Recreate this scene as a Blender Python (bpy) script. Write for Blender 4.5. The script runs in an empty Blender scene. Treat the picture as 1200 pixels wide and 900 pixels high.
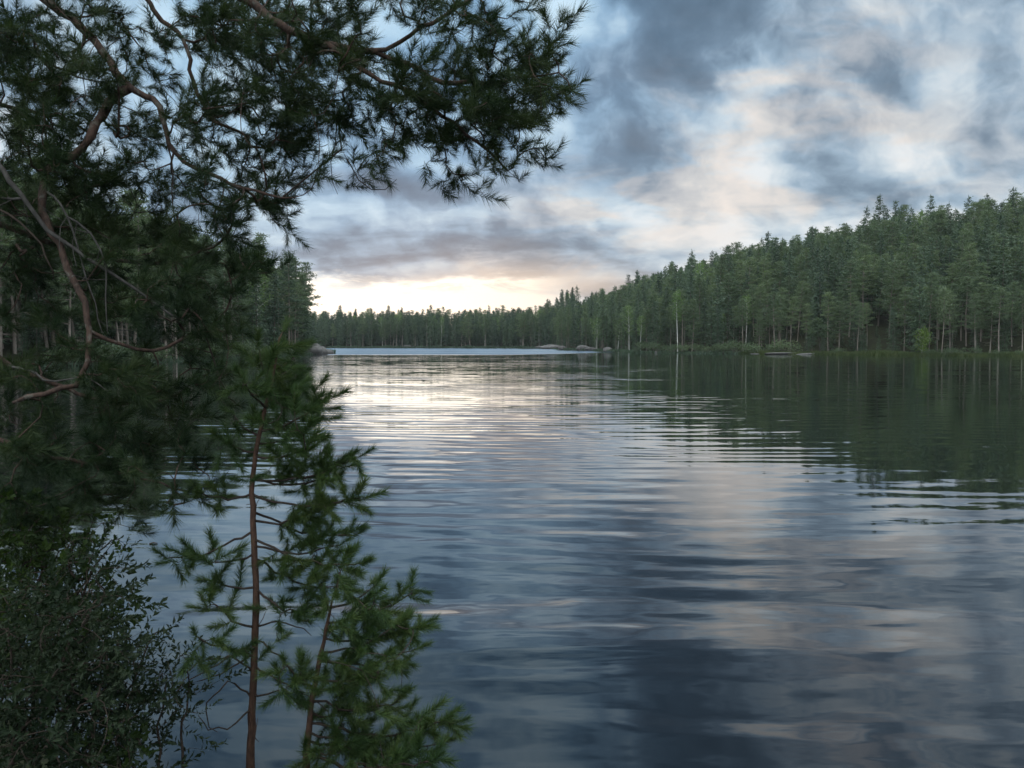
import bpy, math, random
import numpy as np
from mathutils import Vector

SC = bpy.context.scene
COL = SC.collection
rng = np.random.default_rng(11)
random.seed(11)
TAU = math.tau

# ------------------------------------------------------------------ camera
EYE = np.array((0.0, 0.0, 2.5))
F = 933.0                                   # focal length in photo pixels (1200 wide)
PITCH = math.atan(48 / F)
cam_d = bpy.data.cameras.new('camera')
cam_d.sensor_width = 36.0
cam_d.lens = 36.0 * F / 1200.0
cam_d.clip_start = 0.05
cam_d.clip_end = 6000
cam_d.dof.use_dof = True
cam_d.dof.focus_distance = 60
cam_d.dof.aperture_fstop = 9.0
cam = bpy.data.objects.new('camera', cam_d)
COL.objects.link(cam)
cam.location = EYE
cam.rotation_euler = (math.pi / 2 - PITCH, 0, 0)
SC.camera = cam
SC.cycles.use_denoising = True
SC.cycles.max_bounces = 6
SC.cycles.diffuse_bounces = 2
SC.cycles.glossy_bounces = 3
SC.cycles.transmission_bounces = 2
SC.cycles.volume_bounces = 0
SC.cycles.caustics_reflective = False
SC.cycles.caustics_refractive = False
SC.view_settings.view_transform = 'Standard'
SC.view_settings.look = 'None'
SC.view_settings.exposure = 0.0
SC.view_settings.gamma = 1.0
SC.view_settings.use_curve_mapping = False


class NT:
    """small node-tree helper"""
    def __init__(s, tree):
        s.t = tree
        tree.nodes.clear()

    def n(s, typ, **kw):
        nd = s.t.nodes.new(typ)
        for k, v in kw.items():
            setattr(nd, k, v)
        return nd

    def put(s, sock, v):
        if isinstance(v, bpy.types.NodeSocket):
            s.t.links.new(v, sock)
        elif v is not None:
            sock.default_value = v

    def m(s, op, a, b=None, c=None, clamp=False):
        nd = s.n('ShaderNodeMath', operation=op, use_clamp=clamp)
        s.put(nd.inputs[0], a)
        s.put(nd.inputs[1], b)
        s.put(nd.inputs[2], c)
        return nd.outputs[0]

    def v(s, op, a, b=None, out=0):
        nd = s.n('ShaderNodeVectorMath', operation=op)
        s.put(nd.inputs[0], a)
        s.put(nd.inputs[1], b)
        return nd.outputs[out]

    def xyz(s, a, b, c):
        nd = s.n('ShaderNodeCombineXYZ')
        for i, q in enumerate((a, b, c)):
            s.put(nd.inputs[i], q)
        return nd.outputs[0]

    def sep(s, a):
        nd = s.n('ShaderNodeSeparateXYZ')
        s.put(nd.inputs[0], a)
        return nd.outputs

    def noise(s, vec, scale, detail=4.0, rough=.5, dist=0.0, dims='3D', out=0):
        nd = s.n('ShaderNodeTexNoise', noise_dimensions=dims)
        s.put(nd.inputs['Vector'], vec)
        s.put(nd.inputs['Scale'], scale)
        s.put(nd.inputs['Detail'], detail)
        s.put(nd.inputs['Roughness'], rough)
        s.put(nd.inputs['Distortion'], dist)
        return nd.outputs[out]

    def step(s, x, lo, hi, a=0.0, b=1.0):
        nd = s.n('ShaderNodeMapRange', interpolation_type='SMOOTHSTEP')
        for i, q in enumerate((x, lo, hi, a, b)):
            s.put(nd.inputs[i], q)
        return nd.outputs[0]

    def ramp(s, fac, stops):
        nd = s.n('ShaderNodeValToRGB')
        el = nd.color_ramp.elements
        while len(el) < len(stops):
            el.new(.5)
        for e, (p, c) in zip(el, stops):
            e.position = p
            e.color = (*c, 1)
        s.put(nd.inputs[0], fac)
        return nd.outputs[0]

    def mix(s, fac, a, b, blend='MIX'):
        nd = s.n('ShaderNodeMix', data_type='RGBA', blend_type=blend)
        s.put(nd.inputs[0], fac)
        s.put(nd.inputs[6], a if not isinstance(a, tuple) else (*a, 1))
        s.put(nd.inputs[7], b if not isinstance(b, tuple) else (*b, 1))
        return nd.outputs[2]


# ------------------------------------------------------------------ sky
SUN_AZ, SUN_EL = math.radians(-7.0), math.radians(2.5)
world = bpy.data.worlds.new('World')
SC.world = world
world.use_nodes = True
w = NT(world.node_tree)
dirv = w.n('ShaderNodeTexCoord').outputs['Generated']
dx, dy, dz = w.sep(dirv)
behind = w.m('LESS_THAN', dy, 0.03)
yy = w.m('MAXIMUM', dy, 0.03)
warp = w.noise(dirv, 9.0, 4, .55, out=1)
warp = w.v('MULTIPLY', w.v('SUBTRACT', warp, (.5, .5, .5)), (.20, .10, .0))
UV = w.xyz(w.m('DIVIDE', dx, yy), w.m('ADD', w.m('DIVIDE', dz, yy), w.m('MULTIPLY', behind, 50.0)), 0.0)
UV0 = UV
UVs = w.sep(UV)
damp = w.step(UVs[1], 0.02, .22, .25, 1.0)        # the warp is weaker near the horizon
wd = w.n('ShaderNodeVectorMath', operation='SCALE')
w.put(wd.inputs[0], warp)
w.put(wd.inputs['Scale'], damp)
UV = w.v('ADD', UV, wd.outputs[0])


def blob(px, py, sx, sy, wt, uv=None):
    d = w.v('SUBTRACT', uv or UV, ((px - 600) / F, (402 - py) / F, 0))
    d = w.v('MULTIPLY', d, (F / sx, F / sy, 0))
    q = w.v('DOT_PRODUCT', d, d, out=1)
    return w.m('MULTIPLY', w.m('POWER', 2.718, w.m('MULTIPLY', q, -1.0)), wt)


def total(items):
    acc = items[0]
    for it in items[1:]:
        acc = w.m('ADD', acc, it)
    return acc


lnv = w.m('LOGARITHM', w.m('ADD', w.m('MAXIMUM', UVs[1], 0.0), .08), math.e)
plane = w.xyz(w.m('MULTIPLY', UVs[0], 2.3), lnv, 0.0)      # banks get flatter towards the horizon
soft = w.v('ADD', plane, w.v('MULTIPLY', w.v('SUBTRACT', w.noise(plane, 3.0, 4, .55, out=1), (.5, .5, .5)), (.24, .20, 0)))


def billow(off, sc, det, ro):
    """heaped cloud: rounded masses with creased edges"""
    n = w.noise(w.v('ADD', soft, off), sc, det, ro)
    return w.m('SUBTRACT', 1.0, w.m('MULTIPLY', w.m('ABSOLUTE', w.m('SUBTRACT', n, .5)), 3.2))


cloud = w.noise(soft, 1.7, 9, .54)
cloud_b = w.noise(w.v('ADD', soft, (-.05, -.07, 0)), 1.7, 9, .54)
cloud2 = billow((7.3, 3.1, 0), 2.4, 8, .51)
cloud2_b = billow((7.27, 3.06, 0), 2.4, 8, .51)
relief = w.m('ADD', w.m('MULTIPLY', w.m('SUBTRACT', cloud, cloud_b), 1.2), w.m('MULTIPLY', w.m('SUBTRACT', cloud2, cloud2_b), .30))
streak = w.noise(w.v('MULTIPLY', UV0, (5.0, 34.0, 1)), 1.0, 6, .55, .6)
light = total([
    w.m('MULTIPLY', w.m('SUBTRACT', cloud, .5), .95),
    w.m('MULTIPLY', w.m('SUBTRACT', cloud2, .62), .22), relief,
    w.m('MULTIPLY', w.m('MULTIPLY', w.m('SUBTRACT', streak, .5), .75), w.step(UVs[1], .10, .26, 1.0, 0.0)),
    # dark cloud masses
    blob(785, 45, 105, 75, -.46), blob(860, 10, 90, 60, -.25), blob(720, 195, 110, 42, -.28), blob(620, 205, 60, 34, -.12),
    blob(1000, 95, 85, 42, -.24), blob(1180, 15, 75, 45, -.36), blob(1165, 150, 65, 32, -.30),
    blob(960, 172, 48, 26, -.22), blob(440, 225, 130, 17, -.28), blob(470, 292, 170, 14, -.25), blob(640, 300, 75, 13, -.16),
    blob(560, 315, 110, 8, -.1), blob(1010, 225, 120, 16, -.15),
    # thin, light places
    blob(655, 35, 55, 45, .22), blob(610, 110, 60, 45, .10), blob(885, 108, 50, 30, .30), blob(870, 190, 90, 50, .30), blob(1050, 175, 60, 30, .2),
    blob(1120, 55, 40, 50, .12), blob(1110, 130, 40, 60, .12), blob(500, 255, 140, 14, .14), blob(850, 235, 60, 30, .18), blob(780, 270, 70, 22, .08),
    blob(350, 120, 200, 120, .05),
    # what stands above the picture and is mirrored in the near water
    blob(640, -300, 520, 170, -.42), blob(930, -150, 260, 90, -.34), blob(400, -130, 250, 120, .26), blob(330, 40, 260, 90, .08), blob(1150, -260, 200, 70, -.2),
    w.m('MULTIPLY', w.step(dz, .45, .8), .25),  # upper sky lightened as added fill light
    w.m('MULTIPLY', behind, .12),  # unseen sky behind the viewer lightened as added fill
])
light = w.m('ADD', light, .605, clamp=True)
light = w.m('ADD', w.m('MULTIPLY', light, .65), w.m('MULTIPLY', w.step(light, .14, .92), .35))
base = w.ramp(light, [(0.0, (.108, .165, .232)), (.28, (.195, .280, .378)), (.55, (.355, .478, .605)),
                      (.8, (.61, .71, .79)), (1.0, (.88, .91, .93))])
blue = w.mix(w.m('MULTIPLY', total([blob(560, 60, 230, 210, 1.0, UV0), blob(300, 120, 260, 200, 1.0, UV0), blob(420, -160, 380, 190, 1.2, UV0)]), .85, clamp=True),
             base, w.mix(1.0, base, (.77, .98, 1.13), 'MULTIPLY'))
pinkn = w.noise(w.v('MULTIPLY', UV0, (6.0, 17.0, 1)), 1.0, 5, .55, .5)
pink = w.m('MULTIPLY', w.step(pinkn, .40, .60), total([
    blob(745, 218, 110, 34, 1.3), blob(640, 320, 170, 26, 1.35), blob(690, 275, 120, 44, 1.1), blob(900, 170, 160, 90, .8),
    blob(1080, 170, 190, 60, .6), blob(840, 90, 120, 50, .5), blob(1020, 60, 120, 50, .6), blob(430, 215, 110, 16, .5), blob(1000, 235, 150, 20, .8)]), clamp=True)
pink = w.m('MULTIPLY', pink, w.step(light, .25, .58, .25, 1.0))      # only the thin, lit parts are peach
tinted = w.mix(pink, blue, w.mix(1.0, w.mix(.22, blue, (.86, .70, .60)), (1.06, .98, .92), 'MULTIPLY'))
# the open strip of evening sky over the far shore
rag = w.noise(w.v('MULTIPLY', UV0, (10.0, 30.0, 1)), 1.0, 6, .6)
edge = w.m('ADD', UVs[1], w.m('ADD', w.m('MULTIPLY', w.m('SUBTRACT', streak, .5), .030), w.m('MULTIPLY', w.m('SUBTRACT', rag, .5), .050)))
strip = w.m('MULTIPLY', w.step(edge, (402 - 331) / F, (402 - 319) / F, 1.0, 0.0),
            w.m('MULTIPLY', w.step(UVs[0], (250 - 600) / F, (360 - 600) / F), w.step(UVs[0], (600 - 600) / F, (705 - 600) / F, 1.0, 0.0)))
wisps = w.step(w.noise(w.v('MULTIPLY', UV0, (9.0, 45.0, 1)), 1.0, 5, .6, .4), .48, .64, 0.0, .75)
wisps = w.m('MULTIPLY', wisps, w.step(UVs[1], (402 - 352) / F, (402 - 332) / F))
strip = w.m('MULTIPLY', strip, w.m('SUBTRACT', 1.0, wisps))
glow = w.mix(w.step(UVs[0], (430 - 600) / F, (660 - 600) / F), (1.35, 1.30, 1.18), (1.2, 1.10, .95))
tinted = w.mix(strip, tinted, glow)
warmlow = total([blob(620, 330, 130, 22, .55, UV0), blob(560, 335, 220, 12, .3, UV0)])
tinted = w.mix(w.m('MULTIPLY', warmlow, w.m('SUBTRACT', 1.0, strip), clamp=True), tinted, (.82, .68, .56))
sky = w.n('ShaderNodeTexSky', sky_type='NISHITA', sun_disc=False)
sky.sun_elevation = SUN_EL
sky.sun_rotation = SUN_AZ
bg_sky = w.n('ShaderNodeBackground')
w.put(bg_sky.inputs[0], sky.outputs[0])
bg_sky.inputs[1].default_value = .1
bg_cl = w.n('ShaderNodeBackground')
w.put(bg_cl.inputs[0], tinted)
# overhead and rear sky brightened beyond its dusk level, added fill for the forest
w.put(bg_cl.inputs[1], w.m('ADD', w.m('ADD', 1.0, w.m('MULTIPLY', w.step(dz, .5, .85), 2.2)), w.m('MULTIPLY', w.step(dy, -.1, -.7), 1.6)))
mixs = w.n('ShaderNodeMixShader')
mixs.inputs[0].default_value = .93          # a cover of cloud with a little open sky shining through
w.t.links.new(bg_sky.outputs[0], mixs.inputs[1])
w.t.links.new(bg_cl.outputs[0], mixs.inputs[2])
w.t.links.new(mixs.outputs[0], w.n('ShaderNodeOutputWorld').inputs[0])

sun_d = bpy.data.lights.new('sun', 'SUN')
sun_d.energy = .012
sun_d.angle = math.radians(10)
sun_d.color = (1.0, .86, .68)
sun = bpy.data.objects.new('sun', sun_d)
COL.objects.link(sun)
sd_ = Vector((math.sin(SUN_AZ) * math.cos(SUN_EL), math.cos(SUN_AZ) * math.cos(SUN_EL), math.sin(SUN_EL)))
sun.rotation_euler = (-sd_).to_track_quat('-Z', 'Y').to_euler()
sun.location = (0, 0, 60)


# ------------------------------------------------------------------ helpers
def tag(o, label=None, cat=None, group=None, kind=None):
    if label:
        o['label'] = label
    if cat:
        o['category'] = cat
    if group:
        o['group'] = group
    if kind:
        o['kind'] = kind
    return o


def empty(name, loc=(0, 0, 0)):
    o = bpy.data.objects.new(name, None)
    o.empty_display_size = .2
    o.location = loc
    COL.objects.link(o)
    return o


def mesh_of(name, verts, faces3=None, faces4=None, mats=(), mat3=None, mat4=None, smooth4=True):
    me = bpy.data.meshes.new(name)
    f3 = np.zeros((0, 3), int) if faces3 is None else np.asarray(faces3, int)
    f4 = np.zeros((0, 4), int) if faces4 is None else np.asarray(faces4, int)
    verts = np.asarray(verts, float)
    me.vertices.add(len(verts))
    me.vertices.foreach_set('co', verts.ravel())
    me.loops.add(len(f3) * 3 + len(f4) * 4)
    me.loops.foreach_set('vertex_index', np.concatenate([f3.ravel(), f4.ravel()]).astype(np.int32))
    me.polygons.add(len(f3) + len(f4))
    st = np.concatenate([np.arange(len(f3)) * 3, len(f3) * 3 + np.arange(len(f4)) * 4])
    me.polygons.foreach_set('loop_start', st.astype(np.int32))
    me.polygons.foreach_set('loop_total', np.concatenate([np.full(len(f3), 3), np.full(len(f4), 4)]).astype(np.int32))
    for m in mats:
        me.materials.append(m)
    mi = np.concatenate([np.zeros(len(f3), int) if mat3 is None else mat3, np.zeros(len(f4), int) if mat4 is None else mat4])
    me.polygons.foreach_set('material_index', mi.astype(np.int32))
    sm = np.concatenate([np.zeros(len(f3), bool), np.full(len(f4), smooth4)])
    me.polygons.foreach_set('use_smooth', sm)
    me.update(calc_edges=True)
    return me


def link(name, me, parent=None):
    o = bpy.data.objects.new(name, me)
    COL.objects.link(o)
    if parent:
        o.parent = parent
    return o


def unit(a):
    return a / np.maximum(np.linalg.norm(a, axis=-1, keepdims=True), 1e-9)


class Soup:
    """collects triangles and quads"""
    def __init__(s):
        s.V, s.T, s.Q, s.n = [], [], [], 0

    def add(s, v, t=None, q=None):
        if t is not None:
            s.T.append(np.asarray(t, int) + s.n)
        if q is not None:
            s.Q.append(np.asarray(q, int) + s.n)
        s.V.append(np.asarray(v, float))
        s.n += len(v)

    def arrays(s):
        return (np.concatenate(s.V) if s.V else np.zeros((0, 3)), np.concatenate(s.T) if s.T else np.zeros((0, 3), int),
                np.concatenate(s.Q) if s.Q else np.zeros((0, 4), int))

    def tube(s, pts, rad, sides=6, bumps=0.0):
        pts = np.asarray(pts, float)
        rad = np.asarray(rad, float)
        n = len(pts)
        tan = unit(np.gradient(pts, axis=0))
        ref = np.array((.31, .2, .93)) if abs(tan[0][2]) < .8 else np.array((.9, .3, .1))
        a = unit(np.cross(tan, ref))
        b = np.cross(tan, a)
        ang = np.arange(sides) * TAU / sides
        rr = rad[:, None] * (1 + bumps * rng.normal(size=(n, sides)))
        ring = pts[:, None] + rr[..., None] * (np.cos(ang)[None, :, None] * a[:, None] + np.sin(ang)[None, :, None] * b[:, None])
        i = np.arange(n - 1)[:, None] * sides
        j = np.arange(sides)[None]
        k = (j + 1) % sides
        s.add(ring.reshape(-1, 3), q=np.stack([i + j, i + k, i + sides + k, i + sides + j], -1).reshape(-1, 4))

    def sprays(s, c, d, L, W):
        """one pointed leaf-like face per row: base at c, along d"""
        c, d = np.asarray(c, float), unit(np.asarray(d, float))
        n = len(c)
        side = unit(np.cross(d, rng.normal(size=(n, 3))))
        L = np.broadcast_to(L, (n,))[:, None]
        W = np.broadcast_to(W, (n,))[:, None]
        v = np.stack([c + side * W * .5, c - side * W * .5, c + d * L], 1).reshape(-1, 3)
        s.add(v, t=np.arange(n * 3).reshape(-1, 3))


def at(px, py, depth):
    """the point at that distance along the view, seen at that place of the photo"""
    a = math.tan(0.0)
    u = (px - 600) / F
    v = -(py - 450) / F
    c, s = math.cos(PITCH), math.sin(PITCH)
    d = np.array((u, c + v * s, -s + v * c))
    return EYE + d * (depth / d[1])


# ------------------------------------------------------------------ materials
def mat(name):
    m = bpy.data.materials.new(name)
    m.use_nodes = True
    return m, NT(m.node_tree)


def finish(t, color, rough=.8, bump=None, strength=.4, dist=.02, spec=.3):
    p = t.n('ShaderNodeBsdfPrincipled')
    t.put(p.inputs['Base Color'], color)
    t.put(p.inputs['Roughness'], rough)
    p.inputs['Specular IOR Level'].default_value = spec
    if bump is not None:
        b = t.n('ShaderNodeBump')
        b.inputs['Strength'].default_value = strength
        b.inputs['Distance'].default_value = dist
        t.put(b.inputs['Height'], bump)
        t.put(p.inputs['Normal'], b.outputs[0])
    t.t.links.new(p.outputs[0], t.n('ShaderNodeOutputMaterial').inputs[0])


def leaf_mat(name, stops, trans=.3, clump=.22, tree_var=1.0, rough=.55, spec=.25):
    """foliage: a colour per leaf, per clump and per plant; some light passes through"""
    m, t = mat(name)
    g = t.n('ShaderNodeNewGeometry')
    isl = g.outputs['Random Per Island']
    rnd = t.n('ShaderNodeObjectInfo').outputs['Random']
    big = t.noise(g.outputs['Position'], clump, 2)
    f = t.m('ADD', t.m('MULTIPLY', isl, .45), t.m('MULTIPLY', t.m('SUBTRACT', big, .5), 1.1))
    f = t.m('ADD', f, t.m('MULTIPLY', rnd, tree_var))
    f = t.m('MULTIPLY', f, 1.0 / (.45 + tree_var), clamp=True)
    c = t.ramp(f, stops)
    p = t.n('ShaderNodeBsdfPrincipled')
    t.put(p.inputs['Base Color'], c)
    p.inputs['Roughness'].default_value = rough
    p.inputs['Specular IOR Level'].default_value = spec
    tr = t.n('ShaderNodeBsdfTranslucent')
    t.put(tr.inputs[0], t.mix(1.0, c, (1.15, 1.2, .6), 'MULTIPLY'))
    mx = t.n('ShaderNodeMixShader')
    mx.inputs[0].default_value = trans
    t.t.links.new(p.outputs[0], mx.inputs[1])
    t.t.links.new(tr.outputs[0], mx.inputs[2])
    t.t.links.new(mx.outputs[0], t.n('ShaderNodeOutputMaterial').inputs[0])
    return m


M = {}
M['pine_far'] = leaf_mat('pine_foliage', [(0, (0.0522, 0.0810, 0.0468)), (.5, (0.0864, 0.1260, 0.0720)), (1, (0.1260, 0.1710, 0.0900))])
M['spruce_far'] = leaf_mat('spruce_foliage', [(0, (0.0324, 0.0576, 0.0396)), (.5, (0.0576, 0.0918, 0.0576)), (1, (0.0828, 0.1260, 0.0738))], .2)
M['birch_far'] = leaf_mat('birch_foliage', [(0, (.085, .150, .050)), (.6, (.125, .205, .065)), (1, (.165, .25, .075))], .4)
M['birch_bright'] = leaf_mat('bright_birch_foliage', [(0, (0.0936, 0.1512, 0.0396)), (.6, (0.1368, 0.2088, 0.0504)), (1, (0.1728, 0.2448, 0.0648))], .4)
M['needle'] = leaf_mat('pine_needles', [(0, (0.0105, 0.0238, 0.0112)), (.5, (0.0224, 0.0406, 0.0175)), (1, (0.0434, 0.0616, 0.0238))], .25, 3.0, .1, .45, spec=.12)
M['needle_young'] = leaf_mat('young_pine_needles', [(0, (0.0252, 0.0504, 0.0198)), (.5, (0.0432, 0.0774, 0.0261)), (1, (0.0792, 0.1098, 0.0378))], .3, 4.0, .1, .45, spec=.12)
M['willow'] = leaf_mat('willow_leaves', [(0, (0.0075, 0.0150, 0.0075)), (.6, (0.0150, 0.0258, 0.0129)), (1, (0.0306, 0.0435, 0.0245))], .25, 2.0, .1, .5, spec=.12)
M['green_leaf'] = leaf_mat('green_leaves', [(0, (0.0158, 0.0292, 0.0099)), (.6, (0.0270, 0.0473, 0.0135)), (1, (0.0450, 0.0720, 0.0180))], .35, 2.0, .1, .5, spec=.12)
M['grass'] = leaf_mat('sedge', [(0, (0.0385, 0.0595, 0.0224)), (.6, (0.0595, 0.0875, 0.0315)), (1, (0.0910, 0.1120, 0.0455))], .3, .2, .1)
M['heather'] = leaf_mat('heather', [(0, (.05, .035, .03)), (.6, (.09, .045, .045)), (1, (.12, .08, .05))], .2, 5, .1)


def bark_mat(name, a, b, scale=(9, 9, 2.2), fine=1.0, bump=.5, dist=.02, lichen=0.0):
    m, t = mat(name)
    p = t.n('ShaderNodeNewGeometry').outputs['Position']
    q = t.v('MULTIPLY', p, scale)
    n = t.noise(q, fine, 5, .62, .3)
    n2 = t.noise(p, fine * 2.1, 2)
    c = t.mix(t.step(n, .35, .65), a, b)
    c = t.mix(t.m('MULTIPLY', n2, .5), c, tuple(x * .55 for x in a))
    if lichen:
        c = t.mix(t.m('MULTIPLY', t.step(t.noise(p, 14, 5, .65), .54, .66), lichen), c, (.13, .135, .115))
    finish(t, c, .9, n, bump, dist, .15)
    return m


M['bark'] = bark_mat('pine_bark', (.040, .029, .024), (.088, .056, .043), (22, 22, 8), 1.6, .9, .018, .5)
M['bark_sapling'] = bark_mat('sapling_bark', (0.0450, 0.0270, 0.0204), (0.0900, 0.0510, 0.0348), (40, 40, 14), 1.6, .6, .006)
M['twig'] = bark_mat('twig_bark', (.026, .020, .017), (.052, .040, .031), (60, 60, 60), 1.0, .4, .004)
M['dead'] = bark_mat('dead_wood', (0.0480, 0.0450, 0.0420), (0.0900, 0.0855, 0.0780), (30, 30, 12), 1.3, .5, .006)
M['bark_far'] = bark_mat('grey_pine_bark', (0.1445, 0.1232, 0.1037), (0.2720, 0.2380, 0.2040), (1.5, 1.5, .5), 1.0, .3)
M['bark_spruce'] = bark_mat('spruce_bark', (.085, .072, .06), (.15, .13, .11), (1.5, 1.5, .5), 1.0, .3)
M['bark_birch'] = bark_mat('birch_bark', (.50, .49, .46), (.68, .67, .63), (.8, .8, 3.0), 1.0, .2)

m, t = mat('granite')
pp = t.n('ShaderNodeTexCoord').outputs['Object']
n1 = t.noise(pp, .7, 6, .6)
n2 = t.noise(pp, 9, 4, .6)
c = t.ramp(t.m('ADD', t.m('MULTIPLY', n1, .75), t.m('MULTIPLY', n2, .25)), [(.3, (.045, .045, .043)), (.5, (.09, .088, .084)), (.68, (.15, .147, .14))])
finish(t, c, .85, n1, .6, .15)
M['rock'] = m

m, t = mat('forest_floor')
gp = t.n('ShaderNodeNewGeometry').outputs['Position']
n1 = t.noise(gp, .55, 6, .6)
n2 = t.noise(gp, 7.0, 5, .65)
c = t.ramp(t.m('ADD', t.m('MULTIPLY', n1, .5), t.m('MULTIPLY', n2, .5)), [(.3, (.012, .011, .008)), (.48, (.020, .022, .012)), (.62, (.030, .038, .017)), (.75, (.042, .034, .022))])
finish(t, c, .95, t.m('ADD', n1, n2), .8, .06, .1)
M['soil'] = m

# water: dark peaty lake; the ripples are slope fields in world metres
m, t = mat('lake_water')
pos = t.n('ShaderNodeNewGeometry').outputs['Position']
wx, wy, wz = t.sep(pos)
flat = t.xyz(wx, wy, 0.0)


def slope(sx, sy, scale, detail, rough, off):
    col = t.noise(t.v('ADD', t.v('MULTIPLY', flat, (sx, sy, 1)), off), scale, detail, rough, .4, out=1)
    r, g, b = t.sep(col)
    return t.m('SUBTRACT', r, .5), t.m('SUBTRACT', g, .5)


a1, a2 = slope(.17, 1.0, 1.75, 5.0, .58, (3, 9, 0))
b1, b2 = slope(.28, 1.0, 4.2, 2.0, .5, (31, 2, 0))
c1, c2 = slope(.20, 1.0, .62, 2.0, .5, (13, 21, 0))
l1, l2 = slope(.5, 1.0, .22, 2.0, .5, (5, 40, 0))
calm = t.step(t.noise(t.v('MULTIPLY', flat, (.6, 1, 1)), .075, 3, .55, 1.2), .38, .66, .45, 1.25)
bend = t.noise(t.v('MULTIPLY', flat, (.45, 1, 1)), .15, 2, .5)
env = t.step(t.noise(t.v('MULTIPLY', flat, (.5, 1, 1)), .16, 2), .4, .62)
ph = t.m('MULTIPLY', t.m('ADD', t.m('ADD', wy, t.m('MULTIPLY', wx, .10)), t.m('MULTIPLY', bend, 4.0)), TAU / .78)
ph2 = t.m('MULTIPLY', t.m('ADD', t.m('SUBTRACT', wy, t.m('MULTIPLY', wx, .16)), t.m('MULTIPLY', bend, -3.0)), TAU / 1.15)
train = t.m('ADD', t.m('MULTIPLY', t.m('COSINE', ph), t.m('ADD', .010, t.m('MULTIPLY', env, .022))), t.m('MULTIPLY', t.m('COSINE', ph2), .010))
sy = t.m('ADD', t.m('MULTIPLY', a2, t.step(wy, 6, 10.5, .22, .11)), t.m('MULTIPLY', b2, t.step(wy, 6, 11, .15, .065)))
sy = t.m('ADD', sy, t.m('ADD', t.m('MULTIPLY', l2, .012), t.m('MULTIPLY', c2, t.step(wy, 6, 10.5, .50, .03))))
sy = t.m('MULTIPLY', t.m('ADD', sy, train), calm)
sx = t.m('MULTIPLY', t.m('ADD', t.m('MULTIPLY', a1, .050), t.m('MULTIPLY', b1, .022)), calm)
# a breeze ruffles the water of the far bay
ruff = t.step(t.m('SUBTRACT', wy, t.m('MULTIPLY', t.m('MAXIMUM', wx, 0.0), 1.35)), 160, 184)
ruff = t.m('MULTIPLY', ruff, t.step(t.noise(t.v('MULTIPLY', flat, (.4, 1, 1)), .02, 2), .3, .5, .75, 1.0))
tilt = t.m('ADD', sy, t.m('MULTIPLY', ruff, .125))
nrm = t.v('NORMALIZE', t.xyz(t.m('MULTIPLY', sx, -1.0), t.m('MULTIPLY', tilt, -1.0), 1.0))
fr = t.n('ShaderNodeFresnel')
fr.inputs['IOR'].default_value = 1.36
t.put(fr.inputs['Normal'], nrm)
deep = t.n('ShaderNodeBsdfDiffuse')
deep.inputs[0].default_value = (.0006, .0012, .0018, 1)
gl = t.n('ShaderNodeBsdfGlossy')
gl.inputs[0].default_value = (.95, .98, 1.0, 1)
t.put(gl.inputs['Roughness'], t.m('ADD', .025, t.m('MULTIPLY', ruff, .13)))
t.put(gl.inputs['Normal'], nrm)
mx = t.n('ShaderNodeMixShader')
t.put(mx.inputs[0], t.m('SUBTRACT', 1.0, t.m('POWER', t.m('SUBTRACT', 1.0, fr.outputs[0]), 1.42)))
t.t.links.new(deep.outputs[0], mx.inputs[1])
t.t.links.new(gl.outputs[0], mx.inputs[2])
t.t.links.new(mx.outputs[0], t.n('ShaderNodeOutputMaterial').inputs[0])
M['water'] = m

# ------------------------------------------------------------------ terrain and lake
LAKE = np.array([(0, 4.2), (3, 3.6), (8, 2), (20, -3), (60, -12), (140, -8), (185, 50), (150, 110), (120, 131), (94, 147), (75, 165), (60, 179),
                 (45, 196), (31, 213), (29, 250), (23, 292), (15, 332), (17, 385), (-30, 417), (-97, 432), (-150, 420), (-140, 330), (-90, 240),
                 (-52, 202), (-47, 196), (-42.2, 187), (-43, 170), (-44.5, 137), (-46, 93), (-51, 78), (-46, 55), (-34, 35), (-19, 20), (-9, 11), (-4.6, 6.5), (-2.5, 4.45)], float)


def sdist(P):
    """distance to the shoreline, positive on land"""
    A = LAKE
    B = np.roll(LAKE, -1, 0)
    best = np.full(len(P), 1e18)
    inside = np.zeros(len(P), bool)
    for a, b in zip(A, B):
        ab = b - a
        tt = np.clip(((P - a) @ ab) / (ab @ ab), 0, 1)
        d = P - (a + tt[:, None] * ab)
        best = np.minimum(best, (d ** 2).sum(1))
        cr = (a[1] > P[:, 1]) != (b[1] > P[:, 1])
        with np.errstate(divide='ignore', invalid='ignore'):
            xi = (b[0] - a[0]) * (P[:, 1] - a[1]) / (b[1] - a[1] + 1e-12) + a[0]
        inside ^= cr & (P[:, 0] < xi)
    return np.sqrt(best) * np.where(inside, -1, 1)


def ss(x, a, b):
    q = np.clip((x - a) / (b - a), 0, 1)
    return q * q * (3 - 2 * q)


def wob(P, s, k):
    return (np.sin(P[:, 0] / s + k) * np.cos(P[:, 1] / s * 1.17 + 2 * k) + .5 * np.sin(P[:, 0] / s * 2.3 - P[:, 1] / s * 1.9 + k))


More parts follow.
